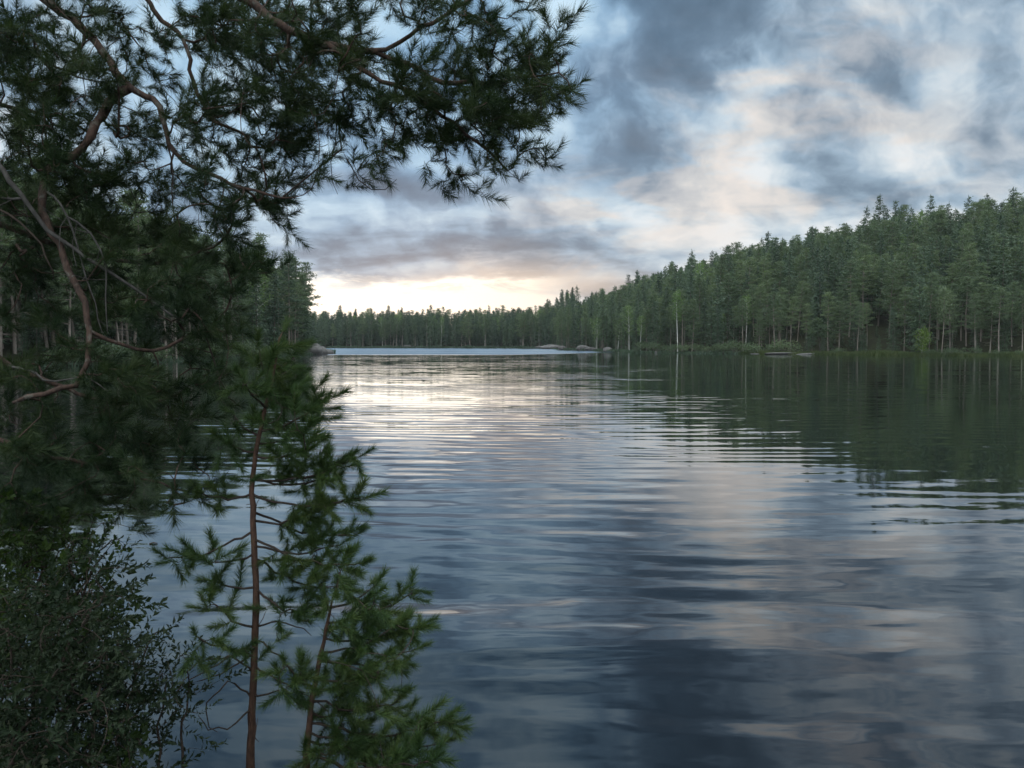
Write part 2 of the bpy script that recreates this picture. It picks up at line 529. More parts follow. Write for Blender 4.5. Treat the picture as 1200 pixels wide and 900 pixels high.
def ground(P, sd=None):
    P = np.asarray(P, float).reshape(-1, 2)
    if sd is None:
        sd = sdist(P)
    z = np.where(sd < 0, np.maximum(sd * .35, -4), .22 * ss(sd, 0, .9))
    r = np.hypot(P[:, 0], P[:, 1])
    near = 1 - ss(r, 14, 40)
    z = z + near * (.62 * ss(sd, .5, 3.6) + .03 * wob(P, .5, 1) * ss(sd, 0, .6))
    x, y = P[:, 0], P[:, 1]
    hill = np.interp(x, [10, 30, 50, 75, 100, 150], [.17, .38, .45, .43, .43, .47]) * (y > 60) * ss(x, 5, 30)
    up = np.clip(sd - 7, 0, 88)
    z = z + hill * 105 * (1 - np.exp(-up / 105)) * ss(y, 60, 120)
    far = ss(y, 330, 400) * (1 - ss(x, 5, 30))
    z = z + far * .10 * np.minimum(up, 60)
    left = (x < -20) * ss(y, 20, 60) * (1 - ss(y, 250, 320))
    z = z + left * .16 * np.minimum(np.maximum(sd - 1, 0), 70)
    z = z + (sd > 4) * .35 * wob(P, 9, 2) * ss(sd, 4, 20) * (1 - near)
    return z


def grid(name, xs, ys, zf, material):
    X, Y = np.meshgrid(xs, ys)
    P = np.stack([X.ravel(), Y.ravel()], 1)
    z = zf(P)
    nx, ny = len(xs), len(ys)
    i, j = np.meshgrid(np.arange(nx - 1), np.arange(ny - 1))
    a = (j * nx + i).ravel()
    q = np.stack([a, a + 1, a + nx + 1, a + nx], 1)
    return link(name, mesh_of(name, np.column_stack([P, z]), faces4=q, mats=[material]))


tx = 2.4 * np.sinh(np.linspace(-6.7, 6.7, 420))
ty = 4.0 + 2.4 * np.sinh(np.linspace(-5.6, 6.9, 420))
tag(grid('ground', tx, ty, ground, M['soil']), kind='structure')
tag(grid('lake_water', np.linspace(-260, 260, 27), np.linspace(-60, 470, 27), lambda P: np.zeros(len(P)), M['water']), kind='structure')


# ------------------------------------------------------------------ middle and far trees
def pine_arrays(h, seed, bare=.45, lod=1.0, spread=1.0):
    g = np.random.default_rng(seed)
    T, C = Soup(), Soup()
    lean = g.normal(size=2) * .025
    zz_ = np.linspace(0, 1, 9)
    ctr = np.column_stack([lean[0] * h * zz_ + .12 * np.sin(zz_ * 5 + seed), lean[1] * h * zz_ + .12 * np.cos(zz_ * 4 + seed), zz_ * h])
    r0 = .0105 * h
    T.tube(ctr, r0 * (1 - zz_ * .88), 7)

    def trunk(q):
        return np.array([np.interp(q, zz_, ctr[:, k]) for k in range(3)])
    for k in range(int(9)):                       # dead stubs under the crown
        q = g.uniform(bare * .35, bare)
        a = g.uniform(0, TAU)
        p = trunk(q)
        d = np.array((math.cos(a), math.sin(a), g.uniform(-.25, .25)))
        T.tube([p, p + d * .8, p + d * g.uniform(1.2, 2.2) + (0, 0, -.2)], [.035, .025, .012], 3)
    n_l = int(30 * (1 - bare) / .55)
    for k in range(n_l):
        q = bare + (1 - bare) * ((k + g.uniform(0, .9)) / n_l) ** .9
        s_ = (q - bare) / (1 - bare)
        a = k * 2.4 + g.uniform(-.5, .5)
        L = spread * h * (.165 * (1 - s_) ** .75 * (.6 + .4 * min(1, s_ * 4)) + .016) * g.uniform(.55, 1.3)
        p = trunk(q)
        tilt_ = g.uniform(-.05, .25) + .75 * s_ ** 2
        d = np.array((math.cos(a), math.sin(a), tilt_))
        e = p + d * L
        T.tube([p, p + d * L * .5 + (0, 0, -.06 * L), e], [.011 * h * .35 * (1 - s_ * .6), .03, .012], 4)
        nc = max(2, int(2 + L * 1.5))
        for c_ in range(nc):
            f = .42 + .58 * (c_ + g.uniform(0, 1)) / nc
            cc = p + d * L * f + g.normal(size=3) * (.26, .26, .10)
            nn = int(24 * lod)
            off = g.normal(size=(nn, 3)) * np.array((.42, .42, .11)) * (.75 + .3 * g.random())
            dd = unit(off * (1, 1, 1.2) + (0, 0, .12) + g.normal(size=(nn, 3)) * .35)
            C.sprays(cc + off * .85, dd, g.uniform(.30, .55, nn) / lod ** .5, g.uniform(.09, .18, nn) / lod ** .5)
    return T.arrays(), C.arrays()


def spruce_arrays(h, seed, bare=.07, lod=1.0, width=1.0):
    g = np.random.default_rng(seed)
    T, C = Soup(), Soup()
    zz_ = np.linspace(0, 1, 6)
    T.tube(np.column_stack([.06 * np.sin(zz_ * 4 + seed), .06 * np.cos(zz_ * 3), zz_ * h]), .0105 * h * (1 - zz_ * .95), 6)
    nw = int(30)
    for k in range(nw):
        q = bare + (1 - bare) * (k / nw) ** .92
        L0 = width * h * .185 * (1 - q) ** .70 * min(1, .55 + (q - bare) * 2.2) + .16
        for b in range(7):
            a = g.uniform(0, TAU)
            L = L0 * g.uniform(.6, 1.2)
            z0 = q * h + g.uniform(-.25, .25)
            n = max(4, int((3.5 + L * 4.2) * lod))
            f = (np.arange(n) + g.random(n)) / n
            droop = -.10 - .42 * (1 - q)
            px_ = np.column_stack([np.cos(a) * L * f, np.sin(a) * L * f, z0 + L * f * droop + .28 * L * f ** 2])
            off = g.normal(size=(n, 3)) * np.array((.14, .14, .07)) * (1 + L * .3)
            dd = np.column_stack([np.full(n, math.cos(a)), np.full(n, math.sin(a)), np.full(n, -.35)]) + g.normal(size=(n, 3)) * (.5, .5, .3)
            C.sprays(px_ + off, dd, g.uniform(.35, .75, n) * (.62 + .38 * (1 - q)) / lod ** .5, g.uniform(.13, .26, n) / lod ** .5)
    tip = np.array((0, 0, h * .985)) + g.normal(size=(12, 3)) * (.05, .05, .25)
    C.sprays(tip, g.normal(size=(12, 3)) * .4 + (0, 0, 1), .35, .10)
    return T.arrays(), C.arrays()


def birch_arrays(h, seed, lod=1.0, bare=.35, fat=1.0):
    g = np.random.default_rng(seed)
    T, C = Soup(), Soup()
    zz_ = np.linspace(0, 1, 8)
    ctr = np.column_stack([.18 * np.sin(zz_ * 4 + seed), .15 * np.cos(zz_ * 3 + seed), zz_ * h])
    T.tube(ctr, .0085 * h * (1 - zz_ * .9), 6)
    for k in range(22):
        q = bare + (.98 - bare) * (k / 22)
        s_ = (q - bare) / (1 - bare)
        p = np.array([np.interp(q, zz_, ctr[:, i]) for i in range(3)])
        a = k * 2.4 + g.uniform(-.4, .4)
        L = fat * h * .13 * math.sin(math.pi * (.18 + .8 * s_)) * g.uniform(.7, 1.25)
        d = np.array((math.cos(a), math.sin(a), .8))
        T.tube([p, p + d * L * .6, p + d * L * .9 + (math.cos(a) * L * .3, math.sin(a) * L * .3, 0)], [.03, .02, .01], 3)
        nn = int(48 * lod)
        f = g.uniform(.3, 1.15, nn)
        base_ = p + d[None] * L * f[:, None] + g.normal(size=(nn, 3)) * (.32, .32, .3)
        C.sprays(base_, g.normal(size=(nn, 3)) + (0, 0, -.4), g.uniform(.2, .38, nn) / lod ** .5, g.uniform(.14, .24, nn) / lod ** .5)
    return T.arrays(), C.arrays()


KINDS = {
    'pine': dict(make=[lambda s, l: pine_arrays(16, 100 + s, (.42, .5, .34, .55, .46, .26)[s % 6], l, (1, .9, 1.15, 1, .85, 1.1)[s % 6])], nt=7, leaf='pine_far', bark='bark_far'),
    'spruce': dict(make=[lambda s, l: spruce_arrays(16, 200 + s, (.06, .12, .05, .2, .08)[s % 5], l, (1, .8, 1.15, .9, .72)[s % 5])], nt=7, leaf='spruce_far', bark='bark_spruce'),
    'birch': dict(make=[lambda s, l: birch_arrays(16, 300 + s, l, (.35, .42, .28)[s % 3])], nt=3, leaf='birch_far', bark='bark_birch'),
}
for kd in KINDS.values():
    kd['full'] = [kd['make'][0](s, 1.0) for s in range(kd['nt'])]
    kd['low'] = [kd['make'][0](s, .5) for s in range(kd['nt'])]
    kd['mesh'] = [(mesh_of('trunk', T[0], T[1], T[2], [M[kd['bark']]]), mesh_of('crown', C[0], C[1], C[2], [M[kd['leaf']]])) for T, C in kd['full']]


def scatter(x0, x1, y0, y1, gap, cond):
    n = int((x1 - x0) * (y1 - y0) / gap ** 2 * 1.9)
    P = np.column_stack([rng.uniform(x0, x1, n), rng.uniform(y0, y1, n)])
    sd = sdist(P)
    ok = cond(P, sd)
    P, sd = P[ok], sd[ok]
    cells, keep = {}, []
    for i, (x, y) in enumerate(P):
        gx, gy = int(x // gap), int(y // gap)
        mn = gap * .62
        if all((x - q[0]) ** 2 + (y - q[1]) ** 2 > mn * mn for ax in (-1, 0, 1) for ay in (-1, 0, 1) for q in cells.get((gx + ax, gy + ay), ())):
            cells.setdefault((gx, gy), []).append((x, y))
            keep.append(i)
    return P[keep], sd[keep]


TREES = []                       # (x, y, z, height, kind, template, zone, sd)


def plant(P, sd, zone, hfun, kfun):
    z = ground(P, sd)
    for (x, y), s_, zz_ in zip(P, sd, z):
        kd = kfun(x, y, s_)
        TREES.append([x, y, zz_ - .12, hfun(x, y, s_, kd), kd, int(rng.integers(KINDS[kd]['nt'])), zone, s_])


def pick(pine, spruce, birch):
    def f(*a):
        r = rng.random() * (pine + spruce + birch)
        return 'pine' if r < pine else 'spruce' if r < pine + spruce else 'birch'
    return f


infrus = lambda P, m=25: np.abs(P[:, 0]) < .68 * P[:, 1] + m
# right hillside
P, s_ = scatter(14, 190, 100, 420, 3.7, lambda P, sd: (sd > 2.2) & (sd < 112) & infrus(P, 8) & (P[:, 0] > 20 - .0 * P[:, 1]))
edge_k = pick(.80, .12, .08)
hill_k = pick(.44, .50, .06)
plant(P, s_, 'hill', lambda x, y, s, k: (rng.normal(14.3, 2.3) if k != 'spruce' else rng.normal(15.0, 3.2)) * (.88 if s < 14 else 1.0) * (1.0 if k != 'birch' else .78),
      lambda x, y, s: edge_k() if (s < 16 and x > 52) else hill_k())
# far shore
P, s_ = scatter(-170, 34, 372, 520, 3.6, lambda P, sd: (sd > 2.0) & (sd < 60) & infrus(P, 10))
far_k = pick(.28, .67, .05)
plant(P, s_, 'far', lambda x, y, s, k: rng.normal(15.5, 1.8), lambda x, y, s: far_k())
# left shore
P, s_ = scatter(-120, -36, 40, 225, 3.6, lambda P, sd: (sd > 1.2) & (sd < 40) & infrus(P, 15) & (P[:, 0] / P[:, 1] * F + 600 < 358 - 6 * (P[:, 1] > 190)))
left_k = pick(.6, .36, .04)
plant(P, s_, 'left', lambda x, y, s, k: rng.normal(19.0, 2.0) * (.8 if s < 5 else 1.0), lambda x, y, s: left_k())

# young spruces under the old trees
P, s_ = scatter(14, 190, 100, 420, 5.0, lambda P, sd: (sd > 4) & (sd < 45) & infrus(P, 8) & (P[:, 0] > 20))
plant(P, s_, 'hill', lambda x, y, s, k: max(2.0, rng.normal(4.5, 1.4)), lambda x, y, s: 'spruce')
P, s_ = scatter(-120, -36, 40, 225, 5.0, lambda P, sd: (sd > 2) & (sd < 30) & infrus(P, 15) & (P[:, 0] / P[:, 1] * F + 600 < 352))
plant(P, s_, 'left', lambda x, y, s, k: max(2.0, rng.normal(4.5, 1.4)), lambda x, y, s: 'spruce')

# how much of each tree the photo can see, nearest first
W4, H4 = 600, 450
mask = np.zeros((H4, W4), bool)
TREES.sort(key=lambda q: q[1])
vis = []
for x, y, z, h, kd, ti, zone, s_ in TREES:
    u = (x / y * F + 600) / 2
    vt = (402 - (z + h - 2.5) / y * F) / 2
    vb = (402 - (z - 2.5) / y * F) / 2
    hw = {'pine': .13, 'spruce': .12, 'birch': .12}[kd] * h / y * F / 2
    seen = 0
    for r in range(max(0, int(vt)), min(H4, int(vb) + 1)):
        f = (r - vt) / max(vb - vt, 1)
        ww = hw * (min(1, f * 1.25 + .08) if kd == 'spruce' else (min(1, .35 + f * 2) if f < .55 else .12))
        c0, c1 = max(0, int(u - ww)), min(W4, int(u + ww) + 1)
        if c1 > c0:
            row = mask[r, c0:c1]
            seen += (~row).sum()
            row[:] = True
    vis.append(seen)
order = sorted(range(len(TREES)), key=lambda i: -vis[i])
solo, cnt = set(), {}
for i in order:
    kd = TREES[i][4]
    if vis[i] > 0 and cnt.get(kd, 0) < 290:
        cnt[kd] = cnt.get(kd, 0) + 1
        solo.add(i)
LAB = {
    ('hill', 'pine', 1): ('slender pine with bare grey lower trunk at the right waterline', 'pines along the right waterline'),
    ('hill', 'pine', 0): ('rounded green pine crown within the forest on the right hillside', 'pines on the right hillside'),
    ('hill', 'spruce', 1): ('dark spruce with low branches at the right waterline', 'spruces along the right waterline'),
    ('hill', 'spruce', 0): ('dark pointed spruce within the forest on the right hillside', 'spruces on the right hillside'),
    ('hill', 'birch', 1): ('light green birch at the right waterline among pine trunks', 'birches along the right waterline'),
    ('hill', 'birch', 0): ('light green birch crown within the forest on the right hillside', 'birches on the right hillside'),
    ('far', 'pine', 0): ('small hazy pine on the far shore under the bright sky', 'pines on the far shore'),
    ('far', 'spruce', 0): ('small hazy pointed spruce on the far shore under the bright sky', 'spruces on the far shore'),
    ('far', 'birch', 0): ('small hazy light green birch on the far shore', 'birches on the far shore'),
    ('left', 'pine', 0): ('tall dark pine on the left shore behind the overhanging boughs', 'pines on the left shore'),
    ('left', 'spruce', 0): ('tall dark spruce on the left shore behind the overhanging boughs', 'spruces on the left shore'),
    ('left', 'birch', 0): ('pale birch on the left shore behind the overhanging boughs', 'birches on the left shore'),
}


def put_tree(x, y, z, h, kd, ti, lab, group, rz=None, lean=None):
    o = empty(kd + '_tree', (x, y, z))
    s = h / 16.0
    wd_ = s * rng.uniform(.88, 1.12)
    o.scale = (wd_, wd_, s)
    o.rotation_euler = (rng.normal(0, .02), rng.normal(0, .02), rng.uniform(0, TAU) if rz is None else rz)
    if lean:
        o.rotation_euler = (lean[0], lean[1], 0)
    tag(o, lab, kd, group)
    tm, cm = KINDS[kd]['mesh'][ti]
    link('trunk', tm, o)
    link('crown', cm, o)
    return o


rest = {'hill': [], 'far': [], 'left': []}
for i, (x, y, z, h, kd, ti, zone, s_) in enumerate(TREES):
    if i in solo:
        lab, grp = LAB[(zone, kd, 1 if (zone == 'hill' and s_ < 8) else 0)]
        put_tree(x, y, z, h, kd, ti, lab, grp)
    else:
        rest[zone].append(i)
print('TREES', len(TREES), 'solo', cnt, 'rest', {k: len(v) for k, v in rest.items()})
for zone, idx in rest.items():
    if not idx:
        continue
    mats = [M[KINDS[k]['leaf']] for k in KINDS] + [M[KINDS[k]['bark']] for k in KINDS]
    V, T3, Q4, m3, m4, n0 = [], [], [], [], [], 0
    kl = list(KINDS)
    for i in idx:
        x, y, z, h, kd, ti, _, s_ = TREES[i]
        (tv, tt, tq), (cv, ct, cq) = KINDS[kd]['low'][ti]
        a = rng.uniform(0, TAU)
        R = np.array([[math.cos(a), -math.sin(a), 0], [math.sin(a), math.cos(a), 0], [0, 0, 1]]) * (h / 16)
        for v, t3, q4, mi in ((tv, tt, tq, kl.index(kd) + 3), (cv, ct, cq, kl.index(kd))):
            V.append(v @ R.T + (x, y, z))
            T3.append(t3 + n0)
            Q4.append(q4 + n0)
            m3.append(np.full(len(t3), mi))
            m4.append(np.full(len(q4), mi))
            n0 += len(v)
    o = link('forest', mesh_of('forest', np.concatenate(V), np.concatenate(T3), np.concatenate(Q4), mats, np.concatenate(m3), np.concatenate(m4)))
    tag(o, {'hill': 'dense mixed forest filling the right hillside behind the nearer trees', 'far': 'hazy forest behind the front trees of the far shore',
            'left': 'dark forest behind the front trees of the left shore'}[zone], 'forest', kind='stuff')


def gz(x, y):
    return float(ground(np.array([[x, y]]))[0])


LP = np.vstack([LAKE, LAKE[:1]])
dense = np.concatenate([np.linspace(a, b, 400, endpoint=False) for a, b in zip(LP[:-1], LP[1:])])
dense = dense[dense[:, 1] > 60]
dpx = dense[:, 0] / dense[:, 1] * F + 600


def shore_pt(px):
    """the nearest waterline that the photo shows at that column"""
    i = np.argsort(np.abs(dpx - px))[:12]
    i = [k for k in i if abs(dpx[k] - px) < 3] or i[:1]
    k = i[int(np.argmin(dense[i][:, 1]))]
    return float(dense[k][1]) * (px - 600) / F, float(dense[k][1])


def shore_at(px, py):
    """where the ray of that pixel meets the lake surface"""
    y = 2.5 * F / (py - 402.0)
    return (px - 600) / F * y, y


# trees one can tell apart on the right shore
def special(px, py, h, kind, seed, lab, leafm, barkm, make, lean=None, back=1.2):
    x, y = shore_pt(px)
    y += back
    x = (px - 600) / F * y
    (T, C) = make(seed)
    o = empty(kind + '_tree', (x, y, gz(x, y) - .1))
    if lean:
        o.rotation_euler = lean
    tag(o, lab, kind)
    link('trunk', mesh_of('trunk', *T, mats=[M[barkm]]), o)
    if C is not None:
        link('crown', mesh_of('crown', *C, mats=[M[leafm]]), o)


special(793, 411.8, 15, 'birch', 1, 'tall birch with a bright white trunk standing alone at the waterline', 'birch_far', 'bark_birch', lambda s: birch_arrays(15.5, 341, 1.0, .5, .75))
special(961, 413.5, 9, 'pine', 2, 'small pale pine leaning left over a flat shore rock', 'pine_far', 'dead', lambda s: pine_arrays(7.5, 352, .5, .8, 1.7), (0, -.13, 0))
special(1081, 414.2, 6, 'birch', 3, 'low bright yellow green birch bush in front of the right pine trunks', 'birch_bright', 'bark_birch', lambda s: birch_arrays(5.2, 363, 1.2, .12, 1.9))
special(338, 415.5, 20, 'pine', 5, 'tall ragged pine at the end of the left point, highest against the sky', 'spruce_far', 'bark_far', lambda s: pine_arrays(20.5, 371, .22, 1.0, .85), back=4)
special(356, 415.5, 13, 'spruce', 6, 'lower dark spruce at the very tip of the left point', 'spruce_far', 'bark_spruce', lambda s: spruce_arrays(12.5, 372, .05, 1.0, 1.1), back=5)
special(1104, 414.0, 15, 'birch', 4, 'thin birch with pale trunk right of the bright green birch bush', 'pine_far', 'bark_far', lambda s: birch_arrays(13.5, 364, 1.0, .45, .75))

# ------------------------------------------------------------------ rocks and shore plants
def boulder(px, py, w_, h_, d_, lab, seed, back=0.0, flatten=1.0):
    x, y = shore_pt(px)
    y += back
    x = (px - 600) / F * y
    g = np.random.default_rng(seed)
    n, k = 18, 11
    V = []
    ax = g.normal(size=(7, 3))
    am = g.uniform(.72, .98, 7)
    for j in range(k):
        th = math.pi * j / (k - 1)
        for i in range(n):
            ph_ = TAU * i / n
            d = np.array((math.sin(th) * math.cos(ph_), math.sin(th) * math.sin(ph_), math.cos(th)))
            r = 1.0
            for a, mm in zip(unit(ax), am):        # flat broken faces
                q = d @ a
                if q > mm * .8:
                    r = min(r, mm * .8 / q * 1.06)
            r *= 1 + .05 * math.sin(5 * d[0] + seed) * math.cos(4 * d[1] + 3 * d[2])
            V.append(d * r * (w_ / 2, d_ / 2, h_ * .75))
    V = np.array(V)
    Q = [(j * n + i, j * n + (i + 1) % n, (j + 1) * n + (i + 1) % n, (j + 1) * n + i) for j in range(k - 1) for i in range(n)]
    o = link('boulder', mesh_of('boulder', V, faces4=Q, mats=[M['rock']]))
    o.location = (x, y, h_ * .25)
    o.rotation_euler = (g.normal(0, .05), g.normal(0, .05), g.normal(0, .25))
    tag(o, lab, 'rock')


boulder(374, 414.6, 4.0, 2.0, 5.0, 'grey boulder with a steep face below the left point trees', 1, 1.5)
boulder(366, 415.0, 4.5, 2.6, 5.0, 'tallest grey boulder of the left point, nearest the trees', 2, 3.0)
boulder(382, 414.8, 3.6, 1.1, 5.0, 'low dark rock at the tip of the left point', 3, .6)
boulder(477, 408.4, 5.0, 1.7, 4.0, 'single grey rock on the waterline of the far shore', 4, 4)
boulder(645, 409.3, 11.0, 1.9, 6.0, 'broad pale rock slab left of the rocks below the hillside', 5, 3)
boulder(633, 409.2, 5.0, 1.2, 4.0, 'small pale rock at the left end of the hillside rocks', 6, 2)
boulder(683, 410.6, 5.0, 1.8, 4.0, 'round pale rock in the middle of the hillside rocks', 7, 2)
boulder(694, 410.9, 6.5, 1.2, 4.0, 'long low pale rock beside the round hillside rock', 8, 1)
boulder(712, 412.0, 3.0, 1.3, 3.0, 'smallest pale rock at the right end of the hillside rocks', 9, .5)
boulder(769, 413.6, .9, .4, .8, 'small white stone at the waterline left of the white birch', 10, .2)
boulder(918, 414.6, 10.5, .42, 4.0, 'flat pale shore rock under the leaning pine', 11, .5)
boulder(946, 414.9, 6.0, .36, 3.0, 'low flat rock continuing right of the pale shore rock', 12, .4)
boulder(660, 409.7, 4.0, 1.5, 3.0, 'small grey rock between the slab and the round hillside rock', 13, 1.5)
boulder(887, 414.6, 3.5, .25, 3.0, 'dark low stone left of the pale shore rock', 14, .3)


def shore_strip(px0, px1, n, hgt, depth, name, lab, matn, width=.05):
    S = Soup()
    A, B = LAKE, np.roll(LAKE, -1, 0)
    pts = []
    for a, b in zip(A, B):
        L = np.linalg.norm(b - a)
        for q in np.linspace(0, 1, max(2, int(L / .5)), endpoint=False):
            pts.append(np.append(a + (b - a) * q, 0))
    pts = np.array(pts)
    px_ = pts[:, 0] / np.maximum(pts[:, 1], 1) * F + 600
    pts = pts[(pts[:, 1] > 60) & (px_ > px0) & (px_ < px1)]
    c = pts[rng.integers(len(pts), size=n)][:, :2]
    d = rng.random(n) ** 1.6 * depth
    out = unit(c - np.array((0, 150.0)))            # away from the middle of the lake
    c = c + out * (d - .35)[:, None] + rng.normal(0, .3, (n, 2))
    z = np.maximum(ground(c), -.05)
    tall = .6 + .5 * np.abs(np.sin(c[:, 0] * .35) * np.sin(c[:, 0] * .13 + 1))
    S.sprays(np.column_stack([c, z - .03]), rng.normal(size=(n, 3)) * (.45, .45, .2) + (0, 0, 1), hgt * tall * rng.uniform(.6, 1.3, n), width * rng.uniform(.7, 1.5, n))
    v, tt, q = S.arrays()
    tag(link(name, mesh_of(name, v, tt, None, [M[matn]])), lab, 'grass', kind='stuff')


shore_strip(868, 1290, 26000, .85, 5.0, 'shore_grass', 'green sedge and grass along the right waterline', 'grass', .09)
shore_strip(640, 868, 9000, .7, 3.0, 'shore_undergrowth', 'dark heath undergrowth along the foot of the hillside', 'spruce_far', .16)
shore_strip(386, 640, 9000, 1.1, 4.0, 'shore_undergrowth', 'dark undergrowth along the far waterline', 'spruce_far', .3)
shore_strip(-60, 386, 9000, .7, 3.0, 'shore_undergrowth', 'dark undergrowth along the foot of the left shore', 'spruce_far', .14)


def bush_arrays(r, h, seed, n=420):
    g = np.random.default_rng(seed)
    T, C = Soup(), Soup()
    lobes = g.normal(size=(6, 3)) * (r * .45, r * .45, 0) + np.array((0, 0, h * .5)) + np.column_stack([np.zeros((6, 2)), g.uniform(-.2, .25, 6) * h])
    for q in lobes:
        T.tube([(q[0] * .15, q[1] * .15, 0), (q[0] * .7, q[1] * .7, q[2] * .6), q], [.04, .03, .012], 4)
        k = n // 6
        off = unit(g.normal(size=(k, 3))) * (g.random((k, 1)) ** .4) * (r * .5, r * .5, h * .38)
        C.sprays(q + off, off + g.normal(size=(k, 3)) * .5 + (0, 0, .3), g.uniform(.18, .36, k), g.uniform(.09, .18, k))
    return T.arrays(), C.arrays()


BUSH = []
for k in range(4):
    T, C = bush_arrays(1.5, 2.0, 500 + k)
    BUSH.append((mesh_of('stem', *T, mats=[M['bark_spruce']]), mesh_of('foliage', *C, mats=[M['pine_far']])))
bush_px = list(np.linspace(735, 905, 15) + rng.normal(0, 4, 15)) + list(rng.uniform(960, 1195, 16)) + list(rng.uniform(60, 366, 22))
for k, px in enumerate(bush_px):
    cand = np.abs(dpx - px) < 4
    if not cand.any():
        continue
    p = dense[cand][np.argmin(dense[cand][:, 1])]
    p = p + unit(p - np.array((0, 150.0))) * rng.uniform(.3, 2.2)
    o = empty('shore_bush', (p[0], p[1], max(gz(*p), 0) - .1))
    s = rng.uniform(.7, 1.5) * (.55 if px > 950 else 1.0)
    o.scale = (s * 1.2, s * 1.2, s)
    o.rotation_euler = (0, 0, rng.uniform(0, TAU))
    zone = 'left' if px < 400 else 'right' if px > 950 else 'mid'
    tag(o, {'left': 'dark rounded bush leaning over the water of the left shore', 'right': 'small green bush between grass and pine trunks on the right shore',
            'mid': 'dark bush overhanging the water at the foot of the hillside'}[zone], 'bush',
        {'left': 'bushes on the left shore', 'right': 'bushes on the right shore', 'mid': 'bushes at the foot of the hillside'}[zone])
    st, fo = BUSH[k % 4]
    link('stem', st, o)
    link('foliage', fo, o)


